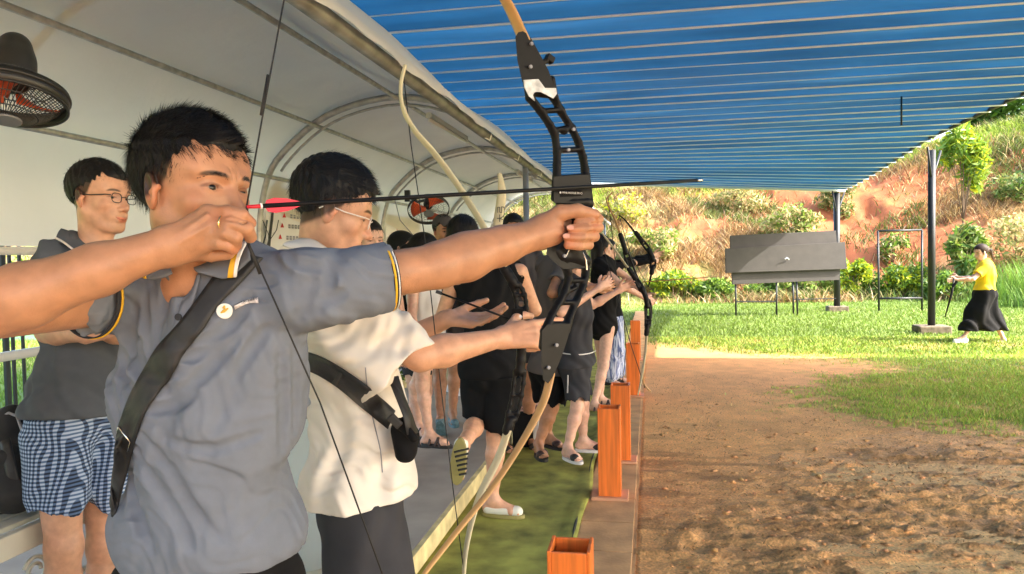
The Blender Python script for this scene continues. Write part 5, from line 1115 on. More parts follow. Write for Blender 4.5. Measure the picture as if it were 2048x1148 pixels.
        for q in top.get('cr',((.8,.3,.5,.005,45,None,.3),)): T.fn(crinkle(D(q[0],q[1],q[2]),q[3],q[4],abs(int(head[0])),q[5],q[6],2.))
        T.plane(mh+u_*hem,-u_)
        if top.get('extra'): top['extra'](T,fr_)
        p.top=p.cloth(top.get('name','shirt'),T,max(h,top.get('h',.006)),top['m']); p.tv=p.last
    if bottom:
        Bt=Sculpt(); g=bottom.get('g',.004); torso(Bt,sl,sr,hl,hr,g=g,w=1.0,fem=fem)
        if bottom.get('skirt'):
            L=bottom['skirt']; n_=bottom.get('flare',.2); Bt.cap(mh-UP*.02,mh-UP*(L+.02)+tf*.01,.15,.16+n_,.05,rt,bottom.get('flat',.9))
            for hp,kn,ft in zip((hl,hr),knl,feet): Bt.cap(hp,kn,.13,.135,.05); Bt.cap(kn,kn+(ft[0]-kn)*.75,.135,.12,.08); Bt.plane(mh-UP*L,-UP)
        else:
            L=bottom.get('len',.5); lr=bottom.get('r',(.092,.075))
            for hp,kn,ft in zip((hl,hr),knl,feet):
                if L<=1: q=hp+(kn-hp)*L; Bt.cap(hp,q,lr[0],lr[1],.02); d_=nrm(kn-hp); Bt.cap(q+d_*lr[1]*.8,q+d_*lr[1]*.85,lr[1]*1.25,lr[1]*1.25,.002,op='s')
                else: q=kn+(ft[0]-kn)*(L-1); Bt.cap(hp,kn,lr[0],lr[1],.02); Bt.cap(kn,q,lr[1],lr[1]*.95,.02); Bt.plane(q-UP*.04,-UP) if 0 else None
        Bt.plane(mh+UP*min(bottom.get('waist',.10),(top or {}).get('hem',0)+.015),UP); Bt.fn(crinkle(D(1,.2,.5),bottom.get('ca',.005),bottom.get('cf',50),5,None,.3,1.5))
        if bottom.get('extra'): bottom['extra'](Bt,fr_)
        p.cloth(bottom.get('name','shorts'),Bt,max(h,.006),bottom['m'])
    if shoes:
        for ft in feet: 
            if shoes.get('only') is not None and ft is not feet[shoes['only']]: continue
            e_=empty('x',(0,0,0)) if 0 else p.root
            footwear(ft[0],ft[1],e_,shoes['style'],(shoes['m'][0],shoes['m'][1]),(ft[2] if len(ft)>2 else UP),.95*sc)
    p.H=H_; p.fr=fr_; p.kn=knl; return p
# --- the spectator with glasses
fl=.12
B1=figure('young man in grey polo, glasses and blue checked shorts standing with folded arms',(199,396),2.50,D(.97,-.02,-.22),D(.9,0,-.4),fl,skin=SK,hopt=dict(smile=1,open=.85,ht=.006,hl=.011,hs=.8),h=.0038,hh=.0026,hairn=6000,shw=.175,
  up=D(-.02,1,0),pelvis=P(160,838,2.52),shoulders=(P(232,530,2.66),P(108,532,2.42)),
  arms=((P(250,668,2.50),P(172,648,2.33)),(P(96,662,2.36),P(165,668,2.26))),handargs=(dict(d=D(-.9,-.1,-.2),n=D(0,0,1),t=UP,curl=(45,55,30)),dict(d=D(1,.35,.3),n=D(0,0,1),t=UP,curl=(30,30,20))),
  feet=[(PZ(212,.21,2.62),D(.9,0,-.2)),(PZ(118,.21,2.46),D(.8,0,-.5))],knees=(P(208,1088,2.60),P(128,1092,2.42)),
  top=dict(m=M_polo2,sleeve=.80,sr=.066,hem=.02,g=.020,name='polo_shirt',h=.005,cr=((.3,1,0,.006,40,None,.4),(.8,.5,0,.004,70,None,.5))),bottom=dict(m=M_check,len=.70,r=(.098,.098),g=.006,ca=.006,cf=40,waist=.06),shoes=dict(style='sandal',m=(M_sole,M_brst)))
glasses(B1.H,B1.root,[mat('glasses_dark',(.02,.015,.015),.3)],.0014)
t_=B1.top; flap([(122,458),(140,464),(170,482),(204,503)],[(114,484),(132,490),(160,512),(192,528)],2.47,2.41,'collar',M_polo2,t_,th=.005,bulge=.01); flap([(113,475),(128,483),(158,505),(188,520)],[(112,478),(127,486),(157,508),(187,523)],2.393,2.393,'collar_stripe',M_white,t_,th=.002)
# --- second archer
wc=dict(C=(668,420))
fC=D(.93,-.30,.20); upC=D(.30,.95,0)
C1=figure('young man in cream short sleeved shirt and white glasses holding a lowered bow',(667,420),1.90,fC,D(1,0,.25),0,skin=SK,hopt=dict(open=.6,neck=.049),h=.003,hh=.002,hairn=9000,up=upC,
  neckb=P(632,540,1.94),shoulders=(P(700,600,2.10),P(676,614,1.80)),pelvis=P(722,1010,1.95),
  arms=((P(800,690,2.20),P(888,640,2.12)),(P(840,712,1.80),P(1000,676,1.93))),
  handargs=(dict(d=D(1,-.05,-.2),n=D(.1,1,-.4),t=D(-.2,1,.5),curl=(12,18,10),spread=9,thumb_pose=(.7,.3,.2)),dict(d=D(1,.10,.1),n=D(-.1,-.4,1),t=UP,curls=((8,12,8),(20,25,15),(60,60,40),(62,60,40)))),
  feet=[(PZ(760,.085,2.05),D(.9,0,.3)),(PZ(735,.085,1.84),D(.9,0,.1))],
  top=dict(m=M_wshirt,sleeve=.92,sr=.108,so=-.105,hem=.03,g=.020,w=1.0,name='shirt',h=.0038,cr=((.5,1,0,.009,24,None,.5),(.9,-.4,0,.008,60,P(770,650,1.8),.13),(.6,.8,.4,.009,42,P(700,720,1.8),.18),(1,.3,0,.008,50,P(640,900,1.85),.25),(.7,-.6,0,.004,110,P(720,640,1.8),.15),(.4,1,0,.003,120,P(760,960,1.8),.2))),
  bottom=dict(m=M_char,len=.80,r=(.096,.118),g=.0,ca=.006,cf=38,waist=.08),shoes=dict(style='slide',m=(M_sole,M_sole)))
glasses(C1.H,C1.root,[mat('glasses_white',(.8,.72,.66),.3)],.0014)
t_=C1.top
flap([(584,484),(600,478),(630,482),(668,508)],[(566,492),(584,498),(625,505),(662,516)],1.82,1.78,'collar',M_wshirt,t_,th=.005,bulge=.012)
BVC=bvh_of(*C1.tv)
o=ribbon('seam_line',BVC,[(730,735),(735,790),(748,850),(760,900),(764,945)],[(732,735),(737,790),(750,850),(762,900),(766,945)],6,2,[M_gy],t_,off=.003,th=.001,dflt=1.75)
cb=empty('sling_bag',P(818,880,1.78),'small black sling bag worn in front by the archer in the cream shirt','bag')
ribbon('strap',BVC,[(606,700),(650,718),(700,748),(750,785),(790,822)],[(600,735),(640,752),(685,782),(735,825),(775,858)],8,5,[M_strap],cb,off=.010,th=.003,dflt=1.72)
B=MB(); B.grid([[P(776,755,1.80),P(796,752,1.84)],[P(790,790,1.77),P(808,790,1.82)],[P(806,830,1.75),P(824,830,1.80)],[P(815,870,1.75),P(836,866,1.80)]]); B.build('strap',[M_strap],cb,smooth=True,solid=.003)
S=Sculpt(); S.cap(P(806,860,1.80),P(812,905,1.80),.030,.026,.02,D(0,0,1),.8); S.cap(P(820,868,1.84),P(818,900,1.84),.022,.02,.02); S.cap(P(796,846,1.78),P(826,876,1.76),.012,.010,.01); S.fn(crinkle(D(1,1,0),.002,90,2)); A_o,_,_=sculpt_obj(S,.003,'pouch',[M_blk],cb)
B=MB(); B.box(P(790,842,1.745),(.035,.012,.02),rot=np.array([CW@nrm([.7,-.7,0]),CW@np.array([0,0,1.]),CW@nrm([.7,.7,0])]).T); B.build('buckle',[M_sole],cb,bevel=.003)
B=MB(); B.box(P(676,757,1.715),(.012,.010,.034),rot=np.array([CW@nrm([.8,-.55,0]),CW@np.array([0,0,1.]),CW@nrm([.55,.8,0])]).T); B.build('slider',[M_sole],cb,bevel=.003)
# his bow
def smallbow(label,riser_pts,upper,lower,string,d,rr=.010,ml=M_limb,name='recurve_bow',holes=True,wd=.02,sr=.0016,lt=None,group=None):
    b_=empty(name,P(*riser_pts[len(riser_pts)//2],d),label,'bow',group); la=CW@nrm([-.5,0,.85]) if lt is None else lt; S=Sculpt(); pts=[P(x_,y_,d) for x_,y_ in riser_pts]; n=len(pts); off=CW@np.array([1.,0,0])*rr*1.5
    sp=spline(pts,3); m=len(sp)
    for i in range(m-1):
        t=i/(m-1); solid=(abs(t-.5)<.14 or t<.16 or t>.84) or not holes
        if solid: S.cap(sp[i],sp[i+1],rr*1.5,rr*1.5,.006)
        else: 
            S.cap(sp[i]-off,sp[i+1]-off,rr*.62,rr*.62,.006); S.cap(sp[i]+off,sp[i+1]+off,rr*.62,rr*.62,.006)
            if i%2==0: S.cap(sp[i]-off,sp[i]+off,rr*.5,rr*.5,.006)
    V_,Q_=S.mesh(max(.002,rr*.25),'riser'); link('riser',npmesh('riser',V_,Q_),M_bowb,b_)
    for nm,pp in (('upper_limb',upper),('lower_limb',lower)):
        if pp: blade([P(x_,y_,d+(q[0] if q else 0)) for x_,y_,*q in pp],[wd,wd*.8,wd*.4],la,nm,ml,b_,th=.003+sr)
    if string: B=MB(); B.tube([P(x_,y_,d+(q[0] if q else 0)) for x_,y_,*q in string],sr,5); B.build('bowstring',[M_str],b_,smooth=True)
    return b_
smallbow('lowered recurve bow with pale upper limb held by the archer in the cream shirt',[(1006,532),(1024,560),(1040,590),(1044,630),(1044,665),(1042,720),(1034,790),(1022,840),(1014,862)],
  [(1008,536),(985,490),(965,450),(940,408),(905,355),(868,306),(830,262),(808,222),(801,185),(804,155),(811,130)],[(1016,858),(1003,900),(985,940),(962,985),(944,1040),(932,1100),(928,1150),(934,1175)],[(806,140),(822,290),(850,480),(880,760),(906,978),(931,1168)],2.02,rr=.0085,ml=M_limbw,wd=.019)
B=MB(); a=empty('arrow',P(880,585,1.98),'thin black arrow laid across the lowered bow of the cream shirted archer','arrow'); B.tube([P(872,583,2.0),P(950,612,1.99),P(1024,640,1.98)],.0028,6); B.build('shaft',[M_bowb],a,smooth=True); B=MB(); B.tube([P(872,583,2.0),P(884,587,2.0)],.0045,6); B.build('nock',[M_dk],a)
B=MB(); p0=P(1024,636,1.97); B.box(P(1035,634,1.985),(.028,.004,.045),rot=np.array([CW@[1,0,0],CW@[0,0,1.],CW@[0,1.,0]]).T); bb=B.build('sight_plate',[M_blk],bpy.data.objects['recurve_bow.001'],bevel=.002)
text('\u2191 \u25cf',.012,P(1036,634,1.975),Mc,[M_wh],'lettering',bb,.0002); text('recurve',.005,P(1036,641,1.975),Mc,[M_wh],'lettering',bb,.0002)
# --- third archer, black tank top, one foot raised behind
D1=figure('person seen from behind in black tank top and shorts with one clogged foot lifted',(927,478),4.3,D(.35,-.1,.93),D(.35,0,.93),0,skin=SK,h=.005,hh=.005,hairn=3500,hopt=dict(fade=0),
  shoulders=(P(912,552,4.3),P(1038,545,4.3)),pelvis=P(982,745,4.3),
  arms=((P(884,632,4.35),P(935,640,4.62)),(P(1070,620,4.4),P(1030,610,4.70))),
  feet=[(P(926,890,3.98),D(-.1,-1,.12),D(.15,.1,1)),(P(985,1000,4.3),D(.95,0,-.25))],knees=(P(955,842,4.36),P(992,870,4.32)),
  top=dict(m=M_blk,hem=-.03,g=.014,name='tank_top'),bottom=dict(m=M_blk,len=.92,r=(.105,.092),g=.016,ca=.006),shoes=dict(style='clog',m=(M_solep,M_clog)))
hair_long(D1.H,D1.root,1500,HB,.006,drop=.10)
for i in range(6):   # grooves under the lifted clog
    B=MB(); B.tube([P(908+i*2,905+i*9,3.885),P(938-i*1,897+i*10,3.885)],.006,5); B.build('sole_groove',[M_sole],D1.root)
# --- people farther down the line
E1=figure('tall person in dark grey T-shirt and black shorts behind the fist of the foreground archer',(1132,482),5.5,D(.95,0,.2),D(.6,0,.6),0,skin=SK2,h=.006,hh=.006,hairn=1200,
  shoulders=(P(1090,532,5.6),P(1128,534,5.35)),pelvis=P(1098,740,5.5),arms=((P(1135,560,5.7),P(1190,575,5.8)),(P(1105,585,5.2),P(1195,575,5.3))),feet=[(P(1095,870,5.75),D(.5,0,-.6)),(P(1077,888,5.45),D(.2,0,-1))],
  top=dict(m=mat('warm_grey_cloth',srgb(96,92,92),.9,spec=.2),sleeve=.6,hem=-.02,g=.02,sr=.07,name='t_shirt'),bottom=dict(m=M_blk,len=.85,r=(.1,.095)),shoes=dict(style='slide',m=(M_sole,M_brst)))
F1=figure('shorter person in charcoal rash guard and shorts with white piping, arms stretched forward',(1150,530),5.3,D(.98,0,.1),D(1,0,.15),0,sc=.93,skin=SK3,fem=1,h=.005,hh=.006,hairn=900,hair='short',
  shoulders=(P(1150,572,5.45),P(1138,580,5.15)),pelvis=P(1150,735,5.35),arms=((P(1185,610,5.5),P(1235,582,5.5)),(P(1122,625,5.1),P(1196,578,5.15))),feet=[(P(1166,880,5.45),D(.95,0,-.1)),(P(1135,895,5.2),D(.45,0,-.85))],
  top=dict(m=M_char,sleeve=.55,hem=.02,g=.02,name='rash_guard'),bottom=dict(m=M_char,len=.80,r=(.098,.086),g=.014),shoes=dict(style='slide',m=(M_white,M_sole)),hipw=.07)
BVF=bvh_of(*F1.last); ribbon('piping',BVF,[(1136,716),(1135,750),(1134,786)],[(1138,716),(1137,750),(1136,786)],4,2,[M_white],F1.root,off=.006,th=.004,dflt=5.2)
BVF=bvh_of(*F1.tv); ribbon('hem_piping',BVF,[(1118,704),(1150,709),(1180,706),(1192,700)],[(1118,706),(1150,711),(1180,708),(1192,702)],4,2,[M_white],F1.top,off=.006,th=.004,dflt=5.2)
G1=figure('woman with long brown hair in black top, arms raised towards a bow grip',(1203,496),7.4,D(.85,0,.35),D(.85,0,.35),0,skin=SK3,fem=1,h=.007,hh=.006,hair='long',hairn=2200,
  shoulders=(P(1215,528,7.5),P(1198,532,7.25)),pelvis=P(1206,655,7.4),arms=((P(1250,552,7.5),P(1288,588,7.4)),(P(1240,568,7.1),P(1290,596,7.2))),feet=[(PZ(1200,.085,7.5),D(.9,0,-.2)),(PZ(1188,.085,7.2),D(.8,0,-.5))],
  top=dict(m=M_blk,sleeve=.5,hem=-.12,g=.02,name='long_top'),bottom=dict(m=M_blk,len=.25,r=(.09,.085)),shoes=dict(style='sandal',m=(M_clog,M_brst)))
H1=figure('person in blue and white striped trousers and long black sleeves beside the farthest orange boxes',(1216,500),8.7,D(.95,0,.2),D(.95,0,.2),0,skin=SK3,fem=1,h=.008,hh=.007,hair='bob',hairc=HB,hairn=800,
  arms=((P(1262,522,8.8),P(1304,512,8.9)),(P(1255,526,8.6),P(1300,522,8.7))),pelvis=P(1222,640,8.7),feet=[(PZ(1232,.085,8.8),D(.9,0,-.2)),(PZ(1218,.085,8.6),D(.8,0,-.4))],
  top=dict(m=M_blk,sleeve=1.9,hem=.04,g=.016,name='long_sleeved_top'),bottom=dict(m=M_strp,len=1.8,r=(.115,.115),name='trousers'),shoes=dict(style='shoe',m=(M_sole,M_sole)))
smallbow('recurve bow with thin curled upper limb held upright by the long haired woman',[(1241,470),(1252,505),(1266,545),(1282,580),(1294,600),(1298,625),(1294,655)],[(1242,474),(1230,440),(1217,412),(1214,398),(1226,384)],[(1294,652),(1292,700),(1286,745),(1288,768),(1302,784)],[(1216,394),(1240,610),(1262,690),(1290,776)],7.2,rr=.016,wd=.018,sr=.004,group='bows held up farther down the line')
smallbow('bow with a straight pale limb reaching up past the fist of the foreground archer',[(1258,538),(1270,556),(1284,578),(1293,600),(1296,640),(1293,668)],[(1262,545),(1240,514),(1215,480),(1196,456)],[(1293,662),(1291,700),(1284,750),(1276,790)],[(1196,458),(1248,640),(1252,700),(1243,780)],5.9,rr=.013,ml=M_limbw,wd=.016,sr=.003,group='bows held up farther down the line')
smallbow('farthest small black bow with curved ends held out by the person in striped trousers',[(1272,466),(1284,482),(1297,500),(1305,515),(1306,530),(1303,546)],[(1274,470),(1262,455),(1250,440),(1238,430)],[(1303,545),(1300,560),(1296,575)],[(1238,431),(1262,510),(1296,574)],8.6,rr=.018,ml=M_bowb,wd=.02,sr=.004,group='bows held up farther down the line')
a=empty('arrow',P(1300,563,7.2),'long thin arrow pointing from the raised bows towards the grey target boards','arrow'); B=MB(); B.tube([P(1285,564,7.2),P(1435,553,7.5)],.006,5); B.build('shaft',[mat('arrow_tan',srgb(150,110,60),.5)],a,smooth=True)
w3=empty('longbow',P(1003,400,4.4),'cream bow limb with small dark marks standing upright behind the arm of the foreground archer','bow'); blade([P(999,346,4.4),P(1003,370,4.4),P(1003,395,4.4),P(998,430,4.4),P(993,470,4.4)],[.012,.022,.03,.03,.03],CW@np.array([1.,0,0]),'upper_limb',M_limbw,w3,th=.006)
B=MB(); B.tube([P(993,470,4.4),P(1010,560,4.35),P(1012,640,4.3)],[.03,.028,.022],8); B.build('handle',[M_bowb],w3,smooth=True)
text('\u5927\u5f13',.05,P(1003,428,4.385),Mc@Matrix.Rotation(R(90),3,'Z'),[M_dk],'lettering',w3,.0005)
# --- on the platform behind
SG='spectators on the platform behind the archers'
I1=figure('smiling woman with dark hair behind the cream shirted archer',(740,480),4.9,D(.55,-.1,-.8),D(.6,0,-.6),fl,SG,skin=SK3,fem=1,hair='bob',hairc=HB,hopt=dict(smile=1,open=.7,fade=0),h=.006,hh=.0035,hairn=1500,top=dict(m=M_blk,sleeve=.5,hem=0,g=.015),bottom=dict(m=M_char,len=.6),shoes=dict(style='sandal',m=(M_sole,M_brst)))
J1=figure('woman with long dark hair and black top looking right, beside the smiling woman',(806,498),5.6,D(.95,-.1,-.15),D(.8,0,-.4),fl,SG,skin=SK3,fem=1,hair='long',hairc=HB,hopt=dict(smile=.6,fade=0),h=.006,hh=.0042,hairn=1500,top=dict(m=M_blk,hem=0,g=.015,name='sleeveless_top'),bottom=dict(m=M_char,len=.45),shoes=dict(style='sandal',m=(M_sole,M_brst)),feet=[(PZ(842,.205,5.9),D(.5,0,-.6)),(PZ(826,.205,5.6),D(.7,0,-.5))],pelvis=P(835,715,5.75))
K1=figure('woman in white tank top and short shorts with bare legs and strappy black sandals',(850,502),5.35,D(.9,-.1,.2),D(.8,0,-.2),fl,SG,skin=SK3,fem=1,sc=.97,hair='tail',hairc=HB,hopt=dict(fade=0),h=.005,hh=.006,hairn=1200,top=dict(m=M_white,hem=.03,g=.012,name='tank_top'),bottom=dict(m=M_dg,len=.22,r=(.095,.09)),shoes=dict(style='sandal',m=(M_sole,M_brst)),feet=[(P(838,848,5.6),D(.4,0,-.8)),(P(858,868,5.3),D(.9,0,-.35))],knees=(P(832,772,5.5),P(845,770,5.3)),pelvis=P(855,692,5.35))
L1=figure('man in a dark cap and teal slippers behind the woman in white',(887,462),6.2,D(.5,-.1,-.8),D(.4,0,-.8),fl,SG,skin=SK2,hair='cap',h=.007,hh=.0042,hopt=dict(),top=dict(m=M_char,sleeve=.6,hem=0,g=.02),bottom=dict(m=M_dg,len=.6,r=(.1,.09)),shoes=dict(style='clog',m=(M_teal,M_teal)),feet=[(PZ(905,.205,6.3),D(.2,0,-1)),(P(882,838,5.9),D(.1,-.8,.5),D(0,.3,1))])
N1=figure('woman with an earring in dark top and patterned trousers behind the lowered bow',(1050,548),6.3,D(.95,0,.1),D(.8,0,-.3),0,SG,skin=SK3,fem=1,sc=.93,hair='bob',hairc=HB,hopt=dict(fade=0),h=.008,hh=.006,hairn=900,top=dict(m=M_blk,sleeve=.5,hem=0,g=.015),bottom=dict(m=M_flor,len=1.7,r=(.09,.08),name='trousers'),shoes=dict(style='sandal',m=(M_sole,M_brst)))
R1=figure('man with short black hair between the cream bow limb and the grey post',(1027,462),5.8,D(.3,0,-.9),D(.3,0,-.9),0,SG,skin=SK2,h=.007,hh=.006,hairn=1200,top=dict(m=M_dg,sleeve=.5,hem=0,g=.02),bottom=dict(m=M_char,len=.6),shoes=dict(style='slide',m=(M_sole,M_sole)))
T1=figure('person in khaki trousers and white sneakers farthest back on the platform',(915,470),7.7,D(.2,0,-.9),D(.2,0,-.9),fl,SG,skin=SK2,h=.008,hh=.007,hairn=700,top=dict(m=M_white,sleeve=.5,hem=0,g=.02),bottom=dict(m=M_khaki,len=1.85,r=(.095,.08),name='trousers'),shoes=dict(style='shoe',m=(M_sneak,M_sneak)),feet=[(PZ(902,.205,7.8),D(.8,0,-.5)),(PZ(916,.205,7.6),D(.95,0,-.2))])
tb_=empty('tote_bag',P(1048,870,5.9)*[1,1,0],'black and white tote bag on the carpet beside the raised foot','bag'); B=MB(); c=P(1045,842,5.9); c[2]=.15
for k,(m,w_) in enumerate(((M_blk,.16),(M_white,.05))):
    B=MB(); B.box(c+D(1,0,0)*(.105*k),(w_,.10,.27),rot=np.array([CW@[1,0,0],CW@[0,0,1.],[0,0,1]]).T); B.build('bag_body' if k==0 else 'side_panel',[m],tb_,bevel=.01)
B=MB(); B.tube([c+D(-1,0,0)*.05+UP*.13,c+D(-1,0,0)*.04+UP*.24,c+D(1,0,0)*.04+UP*.24,c+D(1,0,0)*.05+UP*.13],.006,6); B.build('handle',[M_blk],tb_,smooth=True)
# --- woman walking in the sun
O1=figure('woman in yellow T-shirt and long black skirt walking left with a thin black bow',(1962,505),11.9,D(-.95,-.25,0),D(-1,0,0),0,skin=SK3,fem=1,hair='tail',hairc=HBR,hopt=dict(fade=0),h=.008,hh=.007,hairn=900,up=D(-.15,1,0),
  shoulders=(P(1968,532,12.05),P(1972,534,11.75)),pelvis=P(1969,588,11.9),arms=((P(1945,556,12.1),P(1918,555,12.1)),(P(1946,558,11.7),P(1915,560,11.8))),feet=[(P(1928,674,11.8),D(-1,0,-.1)),(P(2008,680,12.0),D(-1,.05,.1))],knees=(P(1953,628,11.85),P(1984,632,12.0)),
  top=dict(m=M_yshirt,sleeve=.65,sr=.07,hem=.06,g=.03,w=1.05,name='t_shirt'),bottom=dict(m=M_blk,skirt=.56,flare=.19,flat=.6,waist=.12,ca=.02,cf=22,name='skirt'),shoes=dict(style='shoe',m=(M_sneak,M_sneak)))
wb=empty('bow',P(1915,560,11.75),'thin black bow carried pointing down by the walking woman','bow'); B=MB(); B.tube([P(1908,556,11.75),P(1904,585,11.75),P(1890,634,11.75)],[.012,.02,.008],6); B.build('limb',[M_bowb],wb,smooth=True); B=MB(); B.tube([P(1914,562,11.7),P(1906,574,11.72)],.02,8); B.build('riser',[M_bowb],wb)
# --- sliver at the left edge
Q1=figure('person in pale grey lavender clothes mostly cut off by the left edge',(-230,560),1.75,D(.6,0,.6),D(.6,0,.6),.12,skin=SK,h=.008,hh=.007,hairn=600,top=dict(m=M_lav,sleeve=.6,hem=0,g=.02),bottom=dict(m=M_lav,len=1.8,r=(.115,.10),name='trousers'),shoes=dict(style='shoe',m=(M_sneak,M_sneak)),pelvis=P(-172,900,1.75))
# ================================================================ FANS, BENCH, BACKPACK
M_fanb=mat('fan_black',(.012,.012,.013),.4); M_orange=mat('fan_orange',srgb(214,84,40),.4); M_cagem=mat('cage_wire',(.05,.05,.05),.4,metal=.4); M_fgrey=mat('fan_grey',srgb(110,112,116),.35)
def wallfan(c,nrm_,r,label,arm_to,nw=64,motor_dir=None,blade_m=M_orange,side=None):
    c=np.asarray(c,float); n=nrm(nrm_); a=nrm(np.cross(n,[0,0,1])); b_=np.cross(n,a); root=empty('wall_fan',c,label,'fan','black wall fans under the tent')
    ring=lambda rr,o:[c+n*o+(a*math.cos(t)+b_*math.sin(t))*rr for t in np.linspace(0,2*math.pi,49)]
    B=MB(); B.tube(ring(r,0),.006,8,caps=False); B.tube(ring(r*.995,.028),.004,6,caps=False); cg=B.build('cage_rim',[M_fanb],root,smooth=True)
    B=MB(); rows=[]; 
    for t in np.linspace(0,2*math.pi,49): q=(a*math.cos(t)+b_*math.sin(t)); rows.append([c+n*-.012+q*r*1.0,c+n*.030+q*r*1.005])
    B.grid(rows); B.build('rim_band',[M_fanb],cg,smooth=True,solid=.003)
    for s_,dep in ((1,.075),(-1,.06)):
        B=MB()
        for k in range(nw):
            t=2*math.pi*k/nw; tw=.35*s_; pts=[]
            for u_ in np.linspace(.22,1,6): q=(a*math.cos(t+tw*(1-u_))+b_*math.sin(t+tw*(1-u_))); pts.append(c+q*r*u_+n*s_*dep*(1-u_**2.4))
            B.tube(pts,.0013,4,caps=False)
        for rr in (.22,.5,.75): B.tube(ring(r*rr,s_*dep*(1-rr**2.4)),.0016,4,caps=False)
        B.build('cage_wires',[M_cagem],root,smooth=True)
    B=MB(); B.tube([c+n*.068,c+n*.078],r*.25,24); B.build('hub_cover',[M_fgrey],root,bevel=.003)
    for k in range(3):
        rows=[]
        for u_ in np.linspace(.12,.86,6):
            row=[]
            for v_ in np.linspace(-1,1,7): t=2*math.pi*k/3+v_*.52*(.7+.5*u_); q=(a*math.cos(t)+b_*math.sin(t)); row.append(c+q*r*u_+n*(.022*v_))
            rows.append(row)
        B=MB(); B.grid(rows); B.build('blade',[blade_m],root,smooth=True,solid=.003)
    S=Sculpt(); S.cap(c-n*.07,c-n*.135,.046,.040,.03); S.cap(c-n*.06,c-n*.09,.054,.052,.02); sculpt_obj(S,.005,'motor_housing',[M_fanb],root)
    B=MB(); m0=c-n*.15; e=np.asarray(arm_to,float); B.tube([m0,(m0+e)/2-UP*.05,e],.018,8); B.box(e,(.06,.06,.14)); B.build('wall_arm',[M_fanb],root,smooth=False)
    return root
wallfan(P(20,188,1.95),D(.06,-.97,-.24),.134,'large black wall fan with orange blades cut off by the left edge',P(-190,120,2.3))
wallfan(P(857,418,8.9),D(.12,-.80,-.58),.245,'smaller looking black wall fan with orange and white blades above the spectators',P(815,392,9.3),nw=40)
B=MB(); cbl=empty('cable',P(792,410,8.9),'thin cable hanging on the tent wall below the far fan','cable'); B.tube([P(790,400,9.2),P(800,440,9.1),P(826,470,9.1),P(845,492,9.1)],.006,5); B.build('wire',[M_gy],cbl,smooth=True)
# bench with backpack
M_bench=mat('bench_cream',srgb(206,204,190),.5,nscale=8,namp=.06)
bz=.53; bx0,bx1,by0,by1=-2.75,-1.93,1.15,2.75
def frm(pts,r=.018): B=MB(); B.tube(pts,r,8); return B
be=empty('bench',(-2.4,1.9,.12),'cream metal bench with slatted seat and scrolled panel behind the checked shorts','bench')
pc_=P(62,1010,2.6); bx=pc_[0]; by=pc_[1]; ang=0
for i in range(7):
    B=MB(); B.box((bx-.36+i*.075,by,pc_[2]),(.06,1.5,.018)); B.build('slat',[M_bench],be,bevel=.004)
B=MB(); B.box((bx+.15,by,pc_[2]-.04),(.03,1.5,.075)); B.build('front_rail',[M_bench],be,bevel=.004)
for sy in (-.7,.7):
    for sx in (-.36,.13):
        B=MB(); B.tube([(bx+sx,by+sy,.12),(bx+sx,by+sy,pc_[2]-.02)],.022,8); B.build('leg',[M_bench],be,smooth=True)
B=MB(); 
for k in range(9):
    cy=by-.6+k*.15
    B.tube([(bx+.15,cy+.05*math.cos(t)*(.4+.6*t/9),pc_[2]-.16+.05*math.sin(t)*(.4+.6*t/9)) for t in np.linspace(0,9,26)],.007,5)
B.tube([(bx+.15,by-.72,pc_[2]-.24),(bx+.15,by+.72,pc_[2]-.24)],.010,6); B.build('scroll_panel',[M_bench],be,smooth=True)
M_bp=mat('backpack_cloth',(.018,.018,.020),.8,nscale=30,namp=.2,bump=.2,bscale=300,bdist=.002)
bk=empty('backpack',P(40,985,2.5),'black backpack leaning on the cream bench at the left edge','backpack')
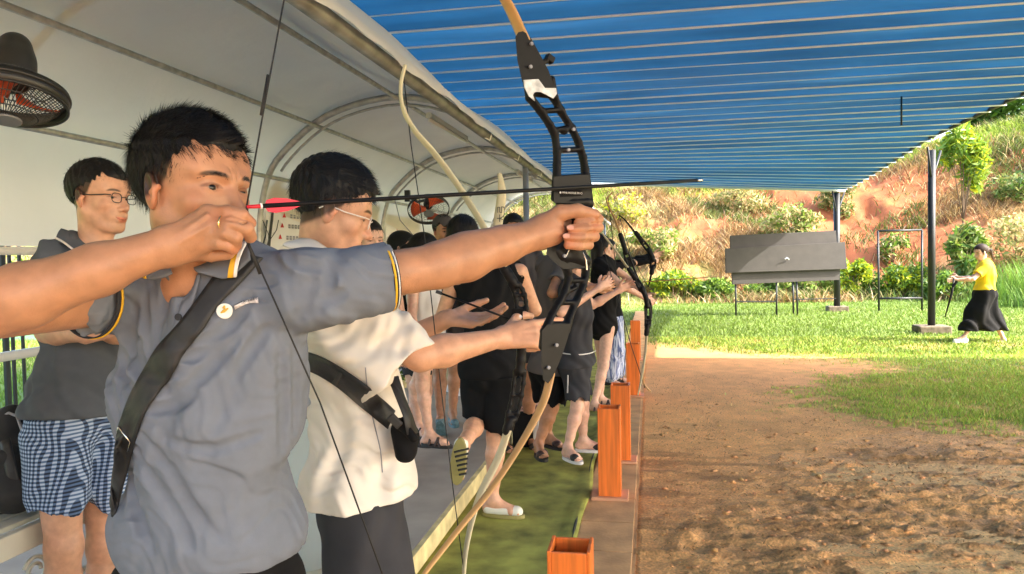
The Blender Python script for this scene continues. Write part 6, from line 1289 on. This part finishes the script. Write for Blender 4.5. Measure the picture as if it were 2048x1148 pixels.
S=Sculpt(); S.cap(P(22,850,2.55),P(30,965,2.5),.075,.11,.05); S.cap(P(-40,880,2.6),P(-40,970,2.55),.09,.12,.05); S.cap(P(20,930,2.42),P(30,975,2.42),.07,.085,.03); S.plane(pc_+UP*.012,-UP); S.fn(crinkle(D(.5,1,0),.006,30,4)); sculpt_obj(S,.005,'pack_body',[M_bp],bk)
for pts in (((10,880,2.40),(22,940,2.36),(35,995,2.38)),((42,900,2.42),(66,945,2.38),(84,975,2.40))):
    B=MB(); B.tube([P(*p) for p in spline([np.array(p,float) for p in pts],4)],[(.018,.004)]*9,8,flat=CW@np.array([1.,0,0])); B.build('strap',[M_strap],bk,smooth=True)
B=MB(); B.tube([P(5,832,2.5),P(18,826,2.5),P(34,832,2.5),P(44,860,2.46),P(52,915,2.42)],.005,6); B.build('zip',[M_gy],bk,smooth=True)
# white folding chair foot and pale table between the two archers
tbx=empty('side_table',P(650,1000,2.5)*[1,1,0]+[0,0,.12],'pale low table showing between the grey polo and the black shorts','table')
q=[P(560,1180,2.6),P(706,1180,2.6),P(716,1065,2.75),P(660,860,3.4),P(560,860,3.4)]
zt=.62
def atz(px,py): return G(px,py,zt)
c4=[atz(540,1160),atz(722,1118),atz(640,838),atz(560,838)]
B=MB(); n=4; B.add([p for p in c4]+[p-UP*.03 for p in c4],[(0,1,2,3),(7,6,5,4)]+[(i,(i+1)%4,(i+1)%4+4,i+4) for i in range(4)]); B.build('table_top',[mat('table_pale',srgb(226,230,216),.6)],tbx,bevel=.004)
for p in c4:
    cc_=p*.94+np.mean(c4,0)*.06; B=MB(); B.tube([(cc_[0],cc_[1],.12),(cc_[0],cc_[1],zt-.02)],.018,8); B.build('leg',[M_bench],tbx,smooth=True)
# flowering shrub seen between the legs
plant('flower_shrub',G(796,775,.12)-[0,0,0],(.16,.16,.28),900,[MGn,LG,srgb(220,220,225)],'leafy shrub with small white flowers in a pot at the back of the platform','shrub',None,.028)
B=MB(); B.tube([G(796,775,.12),G(796,775,.12)+UP*.12],[.09,.12],14); B.build('pot',[M_edge],bpy.data.objects['flower_shrub'])
print('SCRIPT TIME',time.time()-T0)
